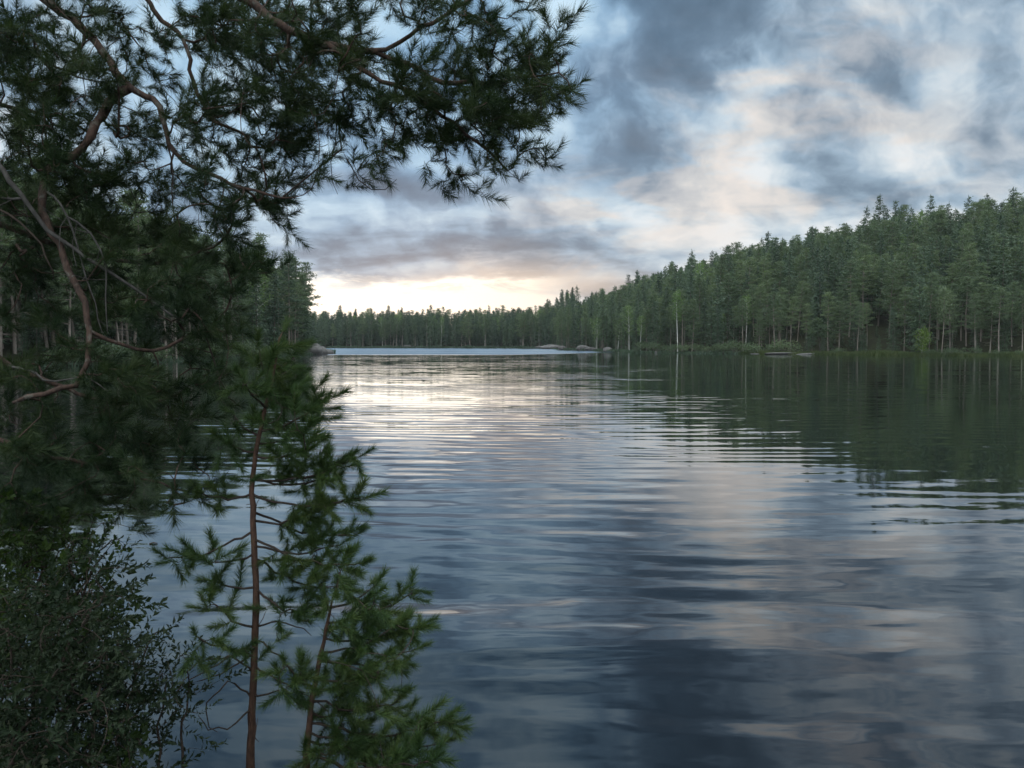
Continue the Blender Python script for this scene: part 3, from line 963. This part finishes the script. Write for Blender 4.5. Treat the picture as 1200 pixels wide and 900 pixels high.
# ------------------------------------------------------------------ near plants: skeleton + twigs + shoots
class Plant:
    """a skeleton of nodes; shoots are reached by twigs that grow from the nearest node"""
    def __init__(s):
        s.P, s.par, s.br, s.rmin = [], [], [], []
        s.names, s.shoots = [], []

    def branch(s, pts, r0, r1, name='branch', mat_='bark', parent=None, step=.07, jit=.006):
        pts = np.asarray(pts, float)
        seg = np.linalg.norm(np.diff(pts, axis=0), axis=1)
        cum = np.concatenate([[0], np.cumsum(seg)])
        n = max(3, int(cum[-1] / step))
        q = np.linspace(0, cum[-1], n)
        # catmull-rom through the points
        out = np.zeros((n, 3))
        ext = np.vstack([2 * pts[0] - pts[1], pts, 2 * pts[-1] - pts[-2]])
        k = np.clip(np.searchsorted(cum, q, 'right') - 1, 0, len(pts) - 2)
        u = ((q - cum[k]) / np.maximum(seg[k], 1e-6))[:, None]
        p0, p1, p2, p3 = ext[k], ext[k + 1], ext[k + 2], ext[k + 3]
        out = .5 * (2 * p1 + (p2 - p0) * u + (2 * p0 - 5 * p1 + 4 * p2 - p3) * u ** 2 + (3 * p1 - p0 - 3 * p2 + p3) * u ** 3)
        lin = np.stack([np.interp(q, cum, pts[:, k]) for k in range(3)], 1)
        out = .6 * out + .4 * lin
        out[1:-1] += rng.normal(0, jit, (n - 2, 3))
        bid = len(s.names)
        s.names.append((name, mat_))
        first = len(s.P)
        for i in range(n):
            s.P.append(out[i])
            if i:
                s.par.append(first + i - 1)
            else:
                s.par.append(-1 if parent is None else int(np.argmin(((np.array(s.P[:first]) - out[0]) ** 2).sum(1))))
            s.br.append(bid)
            s.rmin.append(r0 + (r1 - r0) * (i / (n - 1)) ** .8)
        return bid

    def grow(s, A, allowed=None, step=.06, sag=.06, reach=9.0, upturn=.35, keep=None):
        """A: shoot positions. Twigs are added as further nodes."""
        P0 = np.array(s.P)
        al = np.ones(len(P0), bool) if allowed is None else np.isin(np.array(s.br), allowed)
        d0 = np.sqrt(((A[:, None] - P0[None, al]) ** 2).sum(2)).min(1) if len(A) else []
        N = np.zeros((len(P0) + len(A) * 40, 3))
        ok = np.zeros(len(N), bool)
        N[:len(P0)] = P0
        ok[:len(P0)] = al
        n = len(P0)
        for i in np.argsort(d0):
            a = A[i]
            dd = ((N[:n] - a) ** 2).sum(1)
            dd[~ok[:n]] = 1e9
            j = int(np.argmin(dd))
            L = math.sqrt(dd[j])
            if L < .02 or L > reach:
                continue
            b = N[j]
            pj = s.par[j]
            pd = unit(b - N[pj]) if pj >= 0 else unit(a - b)
            c = b + pd * L * .35 + (a - b) * .3 + np.array((0, 0, -sag * L)) + rng.normal(0, .07 * L, 3)
            k = min(36, max(2, int(L / step)))
            u = (np.arange(1, k + 1) / k)[:, None]
            pts = (1 - u) ** 2 * b + 2 * u * (1 - u) * c + u ** 2 * a
            last = j
            for p in pts:
                N[n] = p
                ok[n] = True
                s.P.append(p)
                s.par.append(last)
                s.br.append(s.br[j])
                s.rmin.append(0)
                last = n
                n += 1
            d = unit(pts[-1] - (pts[-2] if k > 1 else b))
            s.shoots.append((last, d))

    def bare_twigs(s, ids, n, lo, hi):
        """short dead twigs and stubs on the older wood"""
        br = np.array(s.br)
        for b in ids:
            nodes = np.where(br == b)[0]
            for i in rng.choice(nodes, size=min(n, len(nodes)), replace=False):
                L = rng.uniform(lo, hi)
                d = unit(rng.normal(size=3) + (0, 0, -.35))
                last = int(i)
                p = np.array(s.P[i])
                k = max(3, int(L / .05))
                for _ in range(k):
                    d = unit(d + rng.normal(0, .28, 3))
                    p = p + d * L / k
                    s.P.append(p)
                    s.par.append(last)
                    s.br.append(b)
                    s.rmin.append(.0022)
                    last = len(s.P) - 1

    def radii(s, r0=.0017, p=.42):
        n = len(s.P)
        c = np.zeros(n)
        for i, _ in s.shoots:
            c[i] += 1
        ch = np.array(s.par)
        for i in range(n - 1, -1, -1):          # children always come after their parents
            if ch[i] >= 0:
                c[ch[i]] += c[i] if c[i] > 0 else .5
        return np.maximum(r0 * np.maximum(c, 1) ** p, np.array(s.rmin))

    def wood(s, bid, rad, sides=6):
        """one mesh for a branch with its twigs"""
        S = Soup()
        br, par = np.array(s.br), np.array(s.par)
        kids = {}
        for i in np.where(br == bid)[0]:
            kids.setdefault(par[i], []).append(i)
        mine = set(np.where(br == bid)[0].tolist())
        starts = [(par[i], i) for i in mine if par[i] not in mine]
        while starts:
            a, b = starts.pop()
            chain = [a] if a >= 0 else []
            rr = [min(rad[a], rad[b] * 1.35)] if a >= 0 else []
            i = b
            while True:
                chain.append(i)
                rr.append(rad[i])
                ks = kids.get(i, [])
                if not ks:
                    break
                ks = sorted(ks, key=lambda k: -rad[k])
                for k in ks[1:]:
                    starts.append((i, k))
                i = ks[0]
            if len(chain) > 1:
                pts = np.array([s.P[k] for k in chain])
                rr = np.array(rr)
                rr[-1] *= .6
                S.tube(pts, rr, 9 if rr.max() > .012 else 5 if rr.max() > .004 else 3, .07 if rr.max() > .012 else 0.0)
        return S.arrays()


def frames(d):
    """rotation per shoot: local z along d, random roll"""
    z = unit(d)
    a = unit(np.cross(z, rng.normal(size=z.shape)))
    b = np.cross(z, a)
    return np.stack([a, b, z], -1)


def needle_shoot(seed, n, length, nl, wd, spread=.75, subs=2):
    """a pine shoot: needles all round a stem along z, with side shoots"""
    g = np.random.default_rng(seed)
    V = []
    for k in range(subs + 1):
        if k == 0:
            R, o, sc = np.eye(3), np.zeros(3), 1.0
        else:
            az = g.uniform(0, TAU)
            z = unit(np.array((math.cos(az) * .85, math.sin(az) * .85, g.uniform(.5, 1.0))))
            x = unit(np.cross(z, (.3, .5, .1)))
            R = np.stack([x, np.cross(z, x), z], -1)
            o, sc = np.array((0, 0, g.uniform(-.5, .15) * length)), g.uniform(.6, .95)
        tq = g.random(n) ** .8
        ang = g.uniform(0, TAU, n)
        op = spread * (1.05 - .50 * tq) * g.uniform(.75, 1.2, n)
        d = np.column_stack([np.cos(ang) * np.sin(op), np.sin(ang) * np.sin(op), np.cos(op)])
        c = np.column_stack([np.zeros((n, 2)), tq * length]) + g.normal(0, .002, (n, 3))
        L = nl * g.uniform(.7, 1.15, n)[:, None]
        side = unit(np.cross(d, g.normal(size=(n, 3))))
        v = np.stack([c - side * wd * .5, c + side * wd * .5, c + d * L], 1).reshape(-1, 3)
        V.append((v @ R.T) * sc + o)
    V = np.concatenate(V)
    return V, np.arange(len(V)).reshape(-1, 3), None


def stamp(templates, pos, dirs, scale):
    S = Soup()
    R = frames(dirs)
    pickt = rng.integers(len(templates), size=len(pos))
    for k, (v, t3, q4) in enumerate(templates):
        ids = np.where(pickt == k)[0]
        if not len(ids):
            continue
        w_ = np.einsum('nij,vj->nvi', R[ids], v) * scale[ids][:, None, None] + pos[ids][:, None]
        off = (np.arange(len(ids)) * len(v))[:, None, None]
        S.add(w_.reshape(-1, 3), (t3[None] + off).reshape(-1, 3) if t3 is not None else None, (q4[None] + off).reshape(-1, 4) if q4 is not None else None)
    return S.arrays()


def from_mask(rows, x0, y0, cell, depth_fn, mult, power=1.3, keep=lambda x, y: True, tuft=(1, 2)):
    out = []
    for r, row in enumerate(rows):
        for c, ch in enumerate(row):
            if ch in ' .0':
                continue
            k = mult * (int(ch) / 8) ** power
            k = int(k) + (rng.random() < k - int(k))
            while k > 0:
                px, py = x0 + (c + rng.random()) * cell, y0 + (r + rng.random()) * cell
                p = at(px, py, depth_fn(px, py))
                for _ in range(min(k, int(rng.integers(*tuft)))):       # shoots stand together in tufts
                    if keep(px, py):
                        out.append(p + rng.normal(0, .045, 3))
                    k -= 1
    return np.array(out).reshape(-1, 3)


def path(*pts):
    return np.array([at(*p) for p in pts])


def build_plant(pl, root, matn, wood_r, templates, up, scale_rng, out_w=.4):
    rad = pl.radii(*wood_r)
    br = np.array(pl.br)
    for bid, (name, wm) in enumerate(pl.names):
        o = link(name, mesh_of(name, *pl.wood(bid, rad), mats=[M[wm]]), root)
        sh = [(i, d) for i, d in pl.shoots if br[i] == bid]
        if not sh:
            continue
        pos = np.array([pl.P[i] for i, _ in sh])
        away = pos * (1, 1, 0)
        away = away / np.maximum(np.linalg.norm(away, axis=1, keepdims=True), .3) * out_w
        d = unit(np.array([d for _, d in sh]) * .7 + away + np.array(up) + rng.normal(0, .28, (len(sh), 3)))
        sc = rng.uniform(*scale_rng, len(sh))
        v, t3, q4 = stamp(templates, pos - d * .03, d, sc)
        link(matn[1], mesh_of(matn[1], v, t3, q4, [M[matn[0]]], smooth4=False), o)


# ---- the big pine whose boughs hang into the picture
BIG = [   # how full of shoots the crown is, in cells of 40 px
    "752436877642434210", "865433778773136651", "874534477665578850", "873432677565678610", "775432367333355300", "67665456500003131",
    "66665676200", "555666630", "44444541", "4433445", "4334454", "3334551", "544454", "555553", "445332", "3211"]
big = Plant()
base = np.array((-3.9, 4.3, .45))
tp = np.array([base + (0, 0, -.4), base + (.05, .05, 1.5), base + (-.05, .1, 3.2), base + (.1, 0, 5.0), base + (0, .1, 7.5), base + (.1, .1, 10.5)])
big.branch(tp, .19, .05, 'trunk', 'bark', step=.25)


def root_at(z):
    return base + np.array((.05, .05, z))


b1 = big.branch(np.vstack([root_at(5.4), path((-130, -170, 4.5), (-40, -80, 4.55), (55, 0, 4.55), (105, 40, 4.5), (130, 76, 4.5), (152, 102, 4.45), (172, 112, 4.45), (190, 128, 4.4), (193, 150, 4.4),
                                                      (196, 168, 4.38), (215, 187, 4.35), (240, 200, 4.35), (285, 220, 4.3), (330, 232, 4.3))]), .050, .006, parent=0)
b2 = big.branch(path((152, 102, 4.45), (128, 116, 4.42), (116, 145, 4.4), (104, 163, 4.36), (84, 184, 4.33), (62, 192, 4.3), (50, 212, 4.28), (51, 250, 4.25), (68, 287, 4.2), (90, 340, 4.15),
                     (105, 388, 4.1), (98, 440, 4.05), (86, 452, 4.0), (58, 459, 3.95), (15, 472, 3.9)), .027, .012, parent=1)
b3 = big.branch(np.vstack([root_at(6.0), path((20, -190, 4.6), (180, -80, 4.55), (290, 0, 4.5), (335, 33, 4.45), (385, 52, 4.4), (442, 62, 4.4), (478, 44, 4.35), (512, 22, 4.3), (550, -2, 4.25), (590, -22, 4.2))]), .042, .006, parent=0)
b4 = big.branch(path((442, 62, 4.4), (482, 78, 4.4), (520, 96, 4.35), (575, 97, 4.3), (630, 90, 4.25), (655, 85, 4.2)), .012, .004, parent=1)
b5 = big.branch(path((385, 52, 4.4), (430, 85, 4.35), (480, 110, 4.3), (525, 140, 4.3), (565, 170, 4.3), (595, 200, 4.3)), .010, .004, parent=1)
b6 = big.branch(np.vstack([root_at(5.9), path((60, -120, 4.9), (165, -10, 4.8), (187, 22, 4.8), (212, 38, 4.75), (222, 68, 4.7), (228, 102, 4.7), (250, 140, 4.65), (290, 160, 4.6))]), .022, .005, parent=0)
b7 = big.branch(np.vstack([root_at(3.4), path((-60, 110, 4.7), (20, 128, 4.9), (80, 140, 5.0), (110, 160, 5.05))]), .03, .006, parent=0)
b8 = big.branch(np.vstack([root_at(2.6), path((-60, 245, 4.6), (30, 275, 4.8), (110, 300, 5.0), (190, 310, 5.1), (250, 290, 5.2))]), .03, .006, parent=0)
b9 = big.branch(np.vstack([root_at(1.9), path((-60, 400, 4.4), (40, 440, 4.5), (120, 470, 4.6), (190, 470, 4.7), (240, 440, 4.75))]), .026, .006, parent=0)
b10 = big.branch(np.vstack([root_at(1.4), path((-60, 500, 4.3), (40, 530, 4.3), (110, 545, 4.4), (170, 560, 4.4), (215, 575, 4.4))]), .024, .005, parent=0)
b11 = big.branch(path((105, 388, 4.1), (140, 405, 4.2), (180, 410, 4.3), (215, 395, 4.4), (255, 375, 4.5)), .010, .005, parent=1)
b12 = big.branch(np.vstack([root_at(4.3), path((-70, 10, 4.9), (10, 50, 5.1), (60, 75, 5.2), (90, 90, 5.3))]), .03, .006, parent=0)
dead = [
    big.branch(np.vstack([root_at(3.6), path((-60, 140, 4.2), (0, 196, 4.1), (28, 232, 4.1), (58, 270, 4.15), (110, 308, 4.2), (150, 333, 4.25), (190, 362, 4.3), (216, 376, 4.3))]), .024, .006, 'dead_branch', 'dead', parent=0),
    big.branch(path((28, 232, 4.1), (10, 236, 4.15), (-20, 230, 4.2)), .01, .004, 'dead_branch', 'dead', parent=1),
    big.branch(np.vstack([root_at(3.0), path((-60, 215, 4.2), (0, 246, 4.1), (35, 270, 4.1), (55, 300, 4.1), (62, 318, 4.1))]), .014, .004, 'dead_branch', 'twig', parent=0),
    big.branch(path((55, 225, 4.28), (70, 240, 4.2), (90, 285, 4.2), (104, 335, 4.2), (120, 390, 4.2)), .007, .003, 'dead_branch', 'dead', parent=1),
    big.branch(path((90, 260, 4.2), (115, 285, 4.2), (124, 320, 4.2), (126, 390, 4.2)), .006, .003, 'dead_branch', 'dead', parent=1),
    big.branch(path((15, 430, 4.2), (45, 442, 4.1), (78, 448, 4.05), (98, 440, 4.05), (115, 452, 4.0), (128, 460, 4.0)), .007, .003, 'dead_branch', 'dead', parent=1),
    big.branch(path((400, 175, 4.3), (410, 190, 4.3), (425, 214, 4.3), (440, 224, 4.28), (455, 222, 4.25), (465, 210, 4.25)), .004, .002, 'dead_branch', 'twig', parent=1),
    big.branch(path((395, 130, 4.3), (393, 170, 4.3), (387, 205, 4.3), (389, 222, 4.28), (396, 228, 4.28)), .004, .002, 'dead_branch', 'twig', parent=1),
    big.branch(path((425, 214, 4.3), (438, 212, 4.3), (450, 202, 4.3)), .003, .002, 'dead_branch', 'twig', parent=1),
    big.branch(path((196, 168, 4.38), (205, 190, 4.36), (202, 225, 4.36), (205, 262, 4.36)), .005, .003, 'dead_branch', 'twig', parent=1),
    big.branch(path((258, 445, 4.5), (270, 465, 4.5), (285, 480, 4.5)), .004, .002, 'dead_branch', 'twig', parent=1),
]


def depth_big(px, py):
    if px > 380:
        return rng.normal(4.35, .22)
    if py > 420:
        return rng.normal(4.4, .3)
    return rng.normal(4.75, .45)


A = from_mask(BIG, 0, 0, 40, depth_big, 22, 1.25, lambda x, y: x < 655 and not (x > 600 and y > 215), tuft=(3, 8))
print('shoots', len(A))
# the same crown goes on to the left of and above the picture
side = np.array([at(rng.uniform(-260, 0), rng.uniform(-120, 560), rng.normal(4.8, .5)) for _ in range(260)] + [at(rng.uniform(-120, 620), rng.uniform(-130, 0), rng.normal(4.6, .4)) for _ in range(260)])
A = np.vstack([A, side])
big.grow(A, [b for b in range(1, len(big.names)) if b not in dead], sag=.05)
big.bare_twigs([b1, b2, b3, b6], 16, .06, .40)
big.bare_twigs(dead[:5], 5, .06, .30)
root = empty('pine_tree', base)
tag(root, 'large old pine with crooked reddish boughs hanging in over the water from the left', 'pine')
NEED = [needle_shoot(700 + k, 120, .11, .070, .0025, 1.0, 1) for k in range(7)]


def rebase(pl, p):
    pl.P = [q - p for q in pl.P]


rebase(big, base)
build_plant(big, root, ('needle', 'needles'), (.0016, .42), NEED, (.06, -.05, .22), (.75, 1.25))

# ---- two young pines on the bank
SAP = [  # 30 px cells from x=180, y=390
    "...274........",  # 390
    "...376........",  # 420
    "...4784.......",  # 450
    "..26882.......",  # 480
    "..268743......",  # 510
    "...377664.....",  # 540
    "14.212554.....",  # 570
    "......475.....",  # 600
    "43132.4774....",  # 630
    "2.34.25774....",  # 660
    "..33.2676344..",  # 690
    ".13..25777754.",  # 720
    ".1....3677762.",  # 750
    ".....2467543..",  # 780
    ".....22477541.",  # 810
    "......2688665.",  # 840
    "......38887664",  # 870
]
s1 = Plant()
base1 = np.array((*at(293, 900, 4.1)[:2], 0))
base1[2] = gz(*base1[:2])
b1_ = [base1 - (0, 0, .15), *path((293, 890, 4.1), (297, 800, 4.1), (300, 700, 4.1), (296, 620, 4.1), (296, 560, 4.1), (306, 500, 4.1), (318, 450, 4.1), (327, 398, 4.1))]
tr = s1.branch(np.array(b1_), .027, .006, 'trunk', 'bark_sapling', jit=.003)
def limb(x0, y0, x1, y1, depth, dz=None, rise=0.0):
    """a limb that leaves the stem, sags a little and turns up at its tip"""
    dz = rng.normal(0, .16) if dz is None else dz
    x1, y1 = x0 + (x1 - x0) * .86, y0 + (y1 - y0) * .92
    mx_, my_ = (x0 + x1) / 2, (y0 + y1) / 2 + abs(x1 - x0) * .07 + 3
    return ((x0, y0, depth), (mx_, my_, depth + dz * .55), (x1, y1, depth + dz))


limbs = [limb(*q, 4.1) for q in [
    (318, 450, 302, 412), (318, 450, 348, 418), (312, 478, 284, 448), (312, 478, 352, 450), (306, 505, 391, 468), (304, 512, 272, 488), (303, 520, 366, 500), (300, 535, 380, 520),
    (299, 530, 270, 522), (296, 562, 438, 534), (296, 560, 402, 560), (297, 580, 440, 584), (297, 578, 226, 578), (297, 600, 432, 630), (297, 622, 186, 656), (298, 632, 436, 664),
    (299, 648, 246, 660), (299, 655, 398, 692), (300, 688, 246, 682), (300, 690, 362, 722), (299, 735, 244, 706), (299, 760, 222, 746), (297, 610, 375, 600), (299, 640, 405, 640)]]
lb = [s1.branch(path(*L), .0075, .004, 'branch', 'twig', parent=1, step=.05) for L in limbs]
bare = [((299, 760, 4.1), (270, 770, 4.0), (235, 790, 3.95), (205, 812, 3.9)), ((299, 765, 4.1), (262, 790, 4.0), (225, 800, 3.95)), ((298, 790, 4.1), (275, 770, 4.05), (240, 775, 4.05), (205, 795, 4.05)),
        ((296, 820, 4.1), (270, 800, 4.05), (250, 815, 4.0), (240, 845, 4.0), (255, 858, 4.0)), ((296, 830, 4.1), (270, 850, 4.0), (245, 855, 3.95), (232, 838, 3.95)),
        ((299, 780, 4.1), (330, 800, 4.0), (360, 815, 3.95), (385, 835, 3.9)), ((299, 750, 4.1), (325, 770, 4.0), (355, 800, 3.95)), ((298, 815, 4.1), (330, 812, 4.0), (370, 808, 3.95)),
        ((299, 735, 4.1), (330, 728, 4.05), (365, 745, 4.0))]
for L in bare:
    s1.branch(path(*L), .006, .0025, 'dead_branch', 'twig', parent=1, step=.04, jit=.006)
second = lambda x, y: y > 690 and x > 345 + max(0, (760 - y)) * .5
def along(pl, ids, start=.34, gap=.021, side=.050):
    """shoot positions on both sides of each limb, thicker towards the tip"""
    out = []
    br = np.array(pl.br)
    P = np.array(pl.P)
    for b in ids:
        q = P[br == b]
        L = np.concatenate([[0], np.cumsum(np.linalg.norm(np.diff(q, axis=0), axis=1))])
        st = start if L[-1] > .22 else .2
        if q[-1][0] < q[0][0] - .12:
            st = max(st, .60)
        t_ = np.arange(L[-1] * st, L[-1], gap)
        for v in t_:
            p = np.array([np.interp(v, L, q[:, k]) for k in range(3)])
            out.append(p + rng.normal(0, 1, 3) * (side, side, side * .55) * (1.15 - .6 * v / L[-1]))
        out.append(q[-1] + (q[-1] - q[-2]) * .6)
        out.append(q[-1] + rng.normal(0, .02, 3))
    return np.array(out)


A = from_mask(SAP, 180, 390, 30, lambda x, y: rng.normal(4.05, .13), 2.6, 1.3, lambda x, y: not second(x, y) and 290 < x < 395)
A = np.vstack([A, along(s1, lb)])
s1.grow(A, [tr] + lb, step=.04, sag=.03)
s1.bare_twigs([tr], 14, .05, .25)
root = empty('young_pine', base1)
tag(root, 'taller young pine with a bare lower trunk standing before the water', 'pine')
rebase(s1, base1)
NEED2 = [needle_shoot(720 + k, 230, .12, .060, .0025, .95, 0) for k in range(7)]
build_plant(s1, root, ('needle_young', 'needles'), (.0018, .40), NEED2, (.12, -.05, .30), (.75, 1.2))

s2 = Plant()
base2 = np.array((*at(358, 900, 3.9)[:2], 0))
base2[2] = gz(*base2[:2])
tr2 = s2.branch(np.array([base2 - (0, 0, .15), *path((359, 880, 3.9), (364, 830, 3.9), (372, 780, 3.9), (382, 740, 3.9), (390, 700, 3.9))]), .020, .006, 'trunk', 'bark_sapling', jit=.003)
lb2 = [s2.branch(path(*L), .007, .0035, 'branch', 'twig', parent=1, step=.05) for L in
       [limb(*q, 3.9) for q in [
           (388, 712, 440, 690), (384, 730, 498, 692), (382, 740, 420, 715), (380, 748, 508, 732), (376, 765, 470, 735), (374, 775, 497, 762), (370, 795, 456, 786), (368, 808, 425, 800),
           (366, 822, 468, 826), (364, 835, 410, 838), (362, 848, 552, 846), (362, 858, 450, 862), (361, 868, 538, 872), (360, 880, 412, 872), (360, 885, 524, 893),
           (368, 805, 332, 778), (364, 832, 330, 806), (390, 702, 400, 668)]]]
A = from_mask(SAP, 180, 390, 30, lambda x, y: rng.normal(3.85, .16), 2.6, 1.3, lambda x, y: second(x, y) and x < 480)
A = np.vstack([A, along(s2, lb2)])
A = np.vstack([A, [at(rng.uniform(380, 520), rng.uniform(900, 950), rng.normal(3.8, .15)) for _ in range(40)]])
s2.grow(A, [tr2] + lb2, step=.04, sag=.03)
root = empty('young_pine', base2)
tag(root, 'shorter bushy young pine leaning right beside the taller one', 'pine')
rebase(s2, base2)
build_plant(s2, root, ('needle_young', 'needles'), (.0018, .40), NEED2, (.25, -.05, .22), (.75, 1.2))


# ---- leafy bushes on the bank
def leafy_sprig(seed, n, length, ll, lw):
    g = np.random.default_rng(seed)
    V, T3 = [], []
    for k in range(n):
        q = (k + .5) / n
        a = k * 2.4 + g.uniform(-.4, .4)
        op = g.uniform(.6, 1.15) * (1.1 - .6 * q)
        d = np.array((math.cos(a) * math.sin(op), math.sin(a) * math.sin(op), math.cos(op)))
        c = np.array((0, 0, q * length))
        sd = unit(np.cross(d, (.1, .2, 1)))
        nn = np.cross(sd, d)
        L, W_ = ll * g.uniform(.65, 1.2), lw * g.uniform(.75, 1.2)
        i = len(V)
        V += [c, c + d * L * .45 + sd * W_ * .5 + nn * L * .06, c + d * L - nn * L * .1, c + d * L * .45 - sd * W_ * .5 + nn * L * .06]
        T3 += [(i, i + 1, i + 2), (i, i + 2, i + 3)]
    return np.array(V), np.array(T3), None


def bush(name, lab, mask_rows, x0, y0, cell, depth_fn, mult, stems, matn, leaf, up=(0, -.05, .35), power=1.2, cat='bush', woodm='twig'):
    pl = Plant()
    ids = []
    b0 = np.mean([s_[0] for s_ in stems], 0)
    b0[2] = gz(b0[0], b0[1])
    for st in stems:
        ids.append(pl.branch(np.array(st), .011, .004, 'stem', woodm, step=.06, jit=.008))
    A = from_mask(mask_rows, x0, y0, cell, depth_fn, mult, power)
    pl.grow(A, ids, step=.05, sag=-.02)
    root = empty(name, b0)
    tag(root, lab, cat)
    rebase(pl, b0)
    build_plant(pl, root, (matn, 'leaves'), (.0013, .40), leaf, up, (.75, 1.3))


def stem_to(bx, by, *px):
    z = gz(bx, by)
    return [np.array((bx, by, z - .08)), *[at(*p) for p in px]]


WIL = [leafy_sprig(800 + k, 15, .15, .034, .0145) for k in range(5)]
ALD = [leafy_sprig(820 + k, 9, .08, .036, .022) for k in range(5)]
BIRL = [leafy_sprig(840 + k, 9, .07, .034, .026) for k in range(4)]
# dark willow at the lower left
rows = ["......", "......", "...1..", "122231", "346662", "667763", "778874", "888885", "888885", "888885", "888885"]
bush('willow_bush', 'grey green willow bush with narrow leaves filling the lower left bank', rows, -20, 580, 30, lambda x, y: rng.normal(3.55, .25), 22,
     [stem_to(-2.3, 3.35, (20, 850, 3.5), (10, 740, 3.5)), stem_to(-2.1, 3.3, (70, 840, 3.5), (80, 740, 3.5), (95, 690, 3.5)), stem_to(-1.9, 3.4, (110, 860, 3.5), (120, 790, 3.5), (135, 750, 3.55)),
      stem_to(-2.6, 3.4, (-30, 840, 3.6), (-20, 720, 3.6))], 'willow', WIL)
# greener bush behind and above it
rows = ["3220....", "67652...", "788741..", "8888631.", "8888762.", "888876..", "88887...", "8888...."]
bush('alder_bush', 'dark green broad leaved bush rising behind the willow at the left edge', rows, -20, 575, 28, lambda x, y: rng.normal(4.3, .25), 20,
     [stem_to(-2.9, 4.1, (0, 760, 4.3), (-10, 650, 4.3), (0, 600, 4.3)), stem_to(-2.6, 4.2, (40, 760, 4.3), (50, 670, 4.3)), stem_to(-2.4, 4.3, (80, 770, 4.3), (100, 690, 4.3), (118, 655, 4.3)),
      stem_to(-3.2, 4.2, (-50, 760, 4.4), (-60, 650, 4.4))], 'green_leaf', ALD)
# thin, open shrub between the willow and the young pine
rows = ["....2...", "..12....", ".341....", "3465542.", "36677763", "26766643", "1564443.", "2544334.", "34343332", "44333432"]
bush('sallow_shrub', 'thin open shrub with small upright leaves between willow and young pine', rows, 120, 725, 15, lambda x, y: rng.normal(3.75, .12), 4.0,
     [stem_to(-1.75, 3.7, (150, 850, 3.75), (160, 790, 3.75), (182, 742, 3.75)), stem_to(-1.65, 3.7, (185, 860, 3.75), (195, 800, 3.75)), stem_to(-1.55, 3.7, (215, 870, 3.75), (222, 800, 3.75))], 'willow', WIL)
rows = ["0240", "3673", "5885", "6886"]
bush('birch_seedling', 'bright green birch seedling low in front of the willow', rows, 105, 845, 18, lambda x, y: rng.normal(3.4, .06), 4.0,
     [stem_to(-1.62, 3.35, (135, 880, 3.4), (140, 855, 3.4))], 'green_leaf', BIRL)
# twig of a sallow reaching out over the water
rows = ["..122", ".2332", "12221", "221.."]
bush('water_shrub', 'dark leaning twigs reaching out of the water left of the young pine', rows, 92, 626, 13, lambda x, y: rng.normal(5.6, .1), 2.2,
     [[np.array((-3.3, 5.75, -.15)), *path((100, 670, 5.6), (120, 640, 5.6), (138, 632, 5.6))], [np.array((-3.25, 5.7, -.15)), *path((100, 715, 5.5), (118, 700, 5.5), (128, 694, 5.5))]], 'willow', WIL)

# heather and crowberry at the bank edge under the young pines
S = Soup()
c = np.column_stack([rng.uniform(-2.2, .4, 2600), rng.uniform(3.2, 4.25, 2600)])
z = ground(c)
S.sprays(np.column_stack([c, z - .01]), rng.normal(size=(2600, 3)) * (.5, .5, .2) + (0, 0, 1), rng.uniform(.05, .15, 2600), .012)
v, tt, q = S.arrays()
tag(link('heather', mesh_of('heather', v, tt, None, [M['heather']])), 'reddish heather on the bank edge under the young pines', 'heather', kind='stuff')
# a drifting stick
S = Soup()
p = np.array((*shore_at(170, 640), .005))
S.tube([p, p + (.05, .01, .008), p + (.10, .0, .003)], [.008, .011, .006], 6)
v, tt, q = S.arrays()
o = link('floating_stick', mesh_of('floating_stick', v - p, tt, q, [M['twig']]))
o.location = p
tag(o, 'short dark stick floating on the water left of the young pine', 'stick')

# ------------------------------------------------------------------ evening haze over the lake
hz = mesh_of('haze', [(x, y, z) for z in (-5.2, 75) for x, y in ((-1005, -330), (1005, -330), (1005, 1230), (-1005, 1230))],
             faces4=[(3, 2, 1, 0), (4, 5, 6, 7), (0, 1, 5, 4), (1, 2, 6, 5), (2, 3, 7, 6), (3, 0, 4, 7)], smooth4=False)
m, t = mat('haze')
pv = t.n('ShaderNodeVolumePrincipled')
pv.inputs['Color'].default_value = (.86, .92, 1.0, 1)
pv.inputs['Density'].default_value = .00006
t.t.links.new(pv.outputs[0], t.n('ShaderNodeOutputMaterial').inputs['Volume'])
hz.materials.append(m)
tag(link('haze', hz), 'thin evening haze over lake and forest', 'haze', kind='stuff')
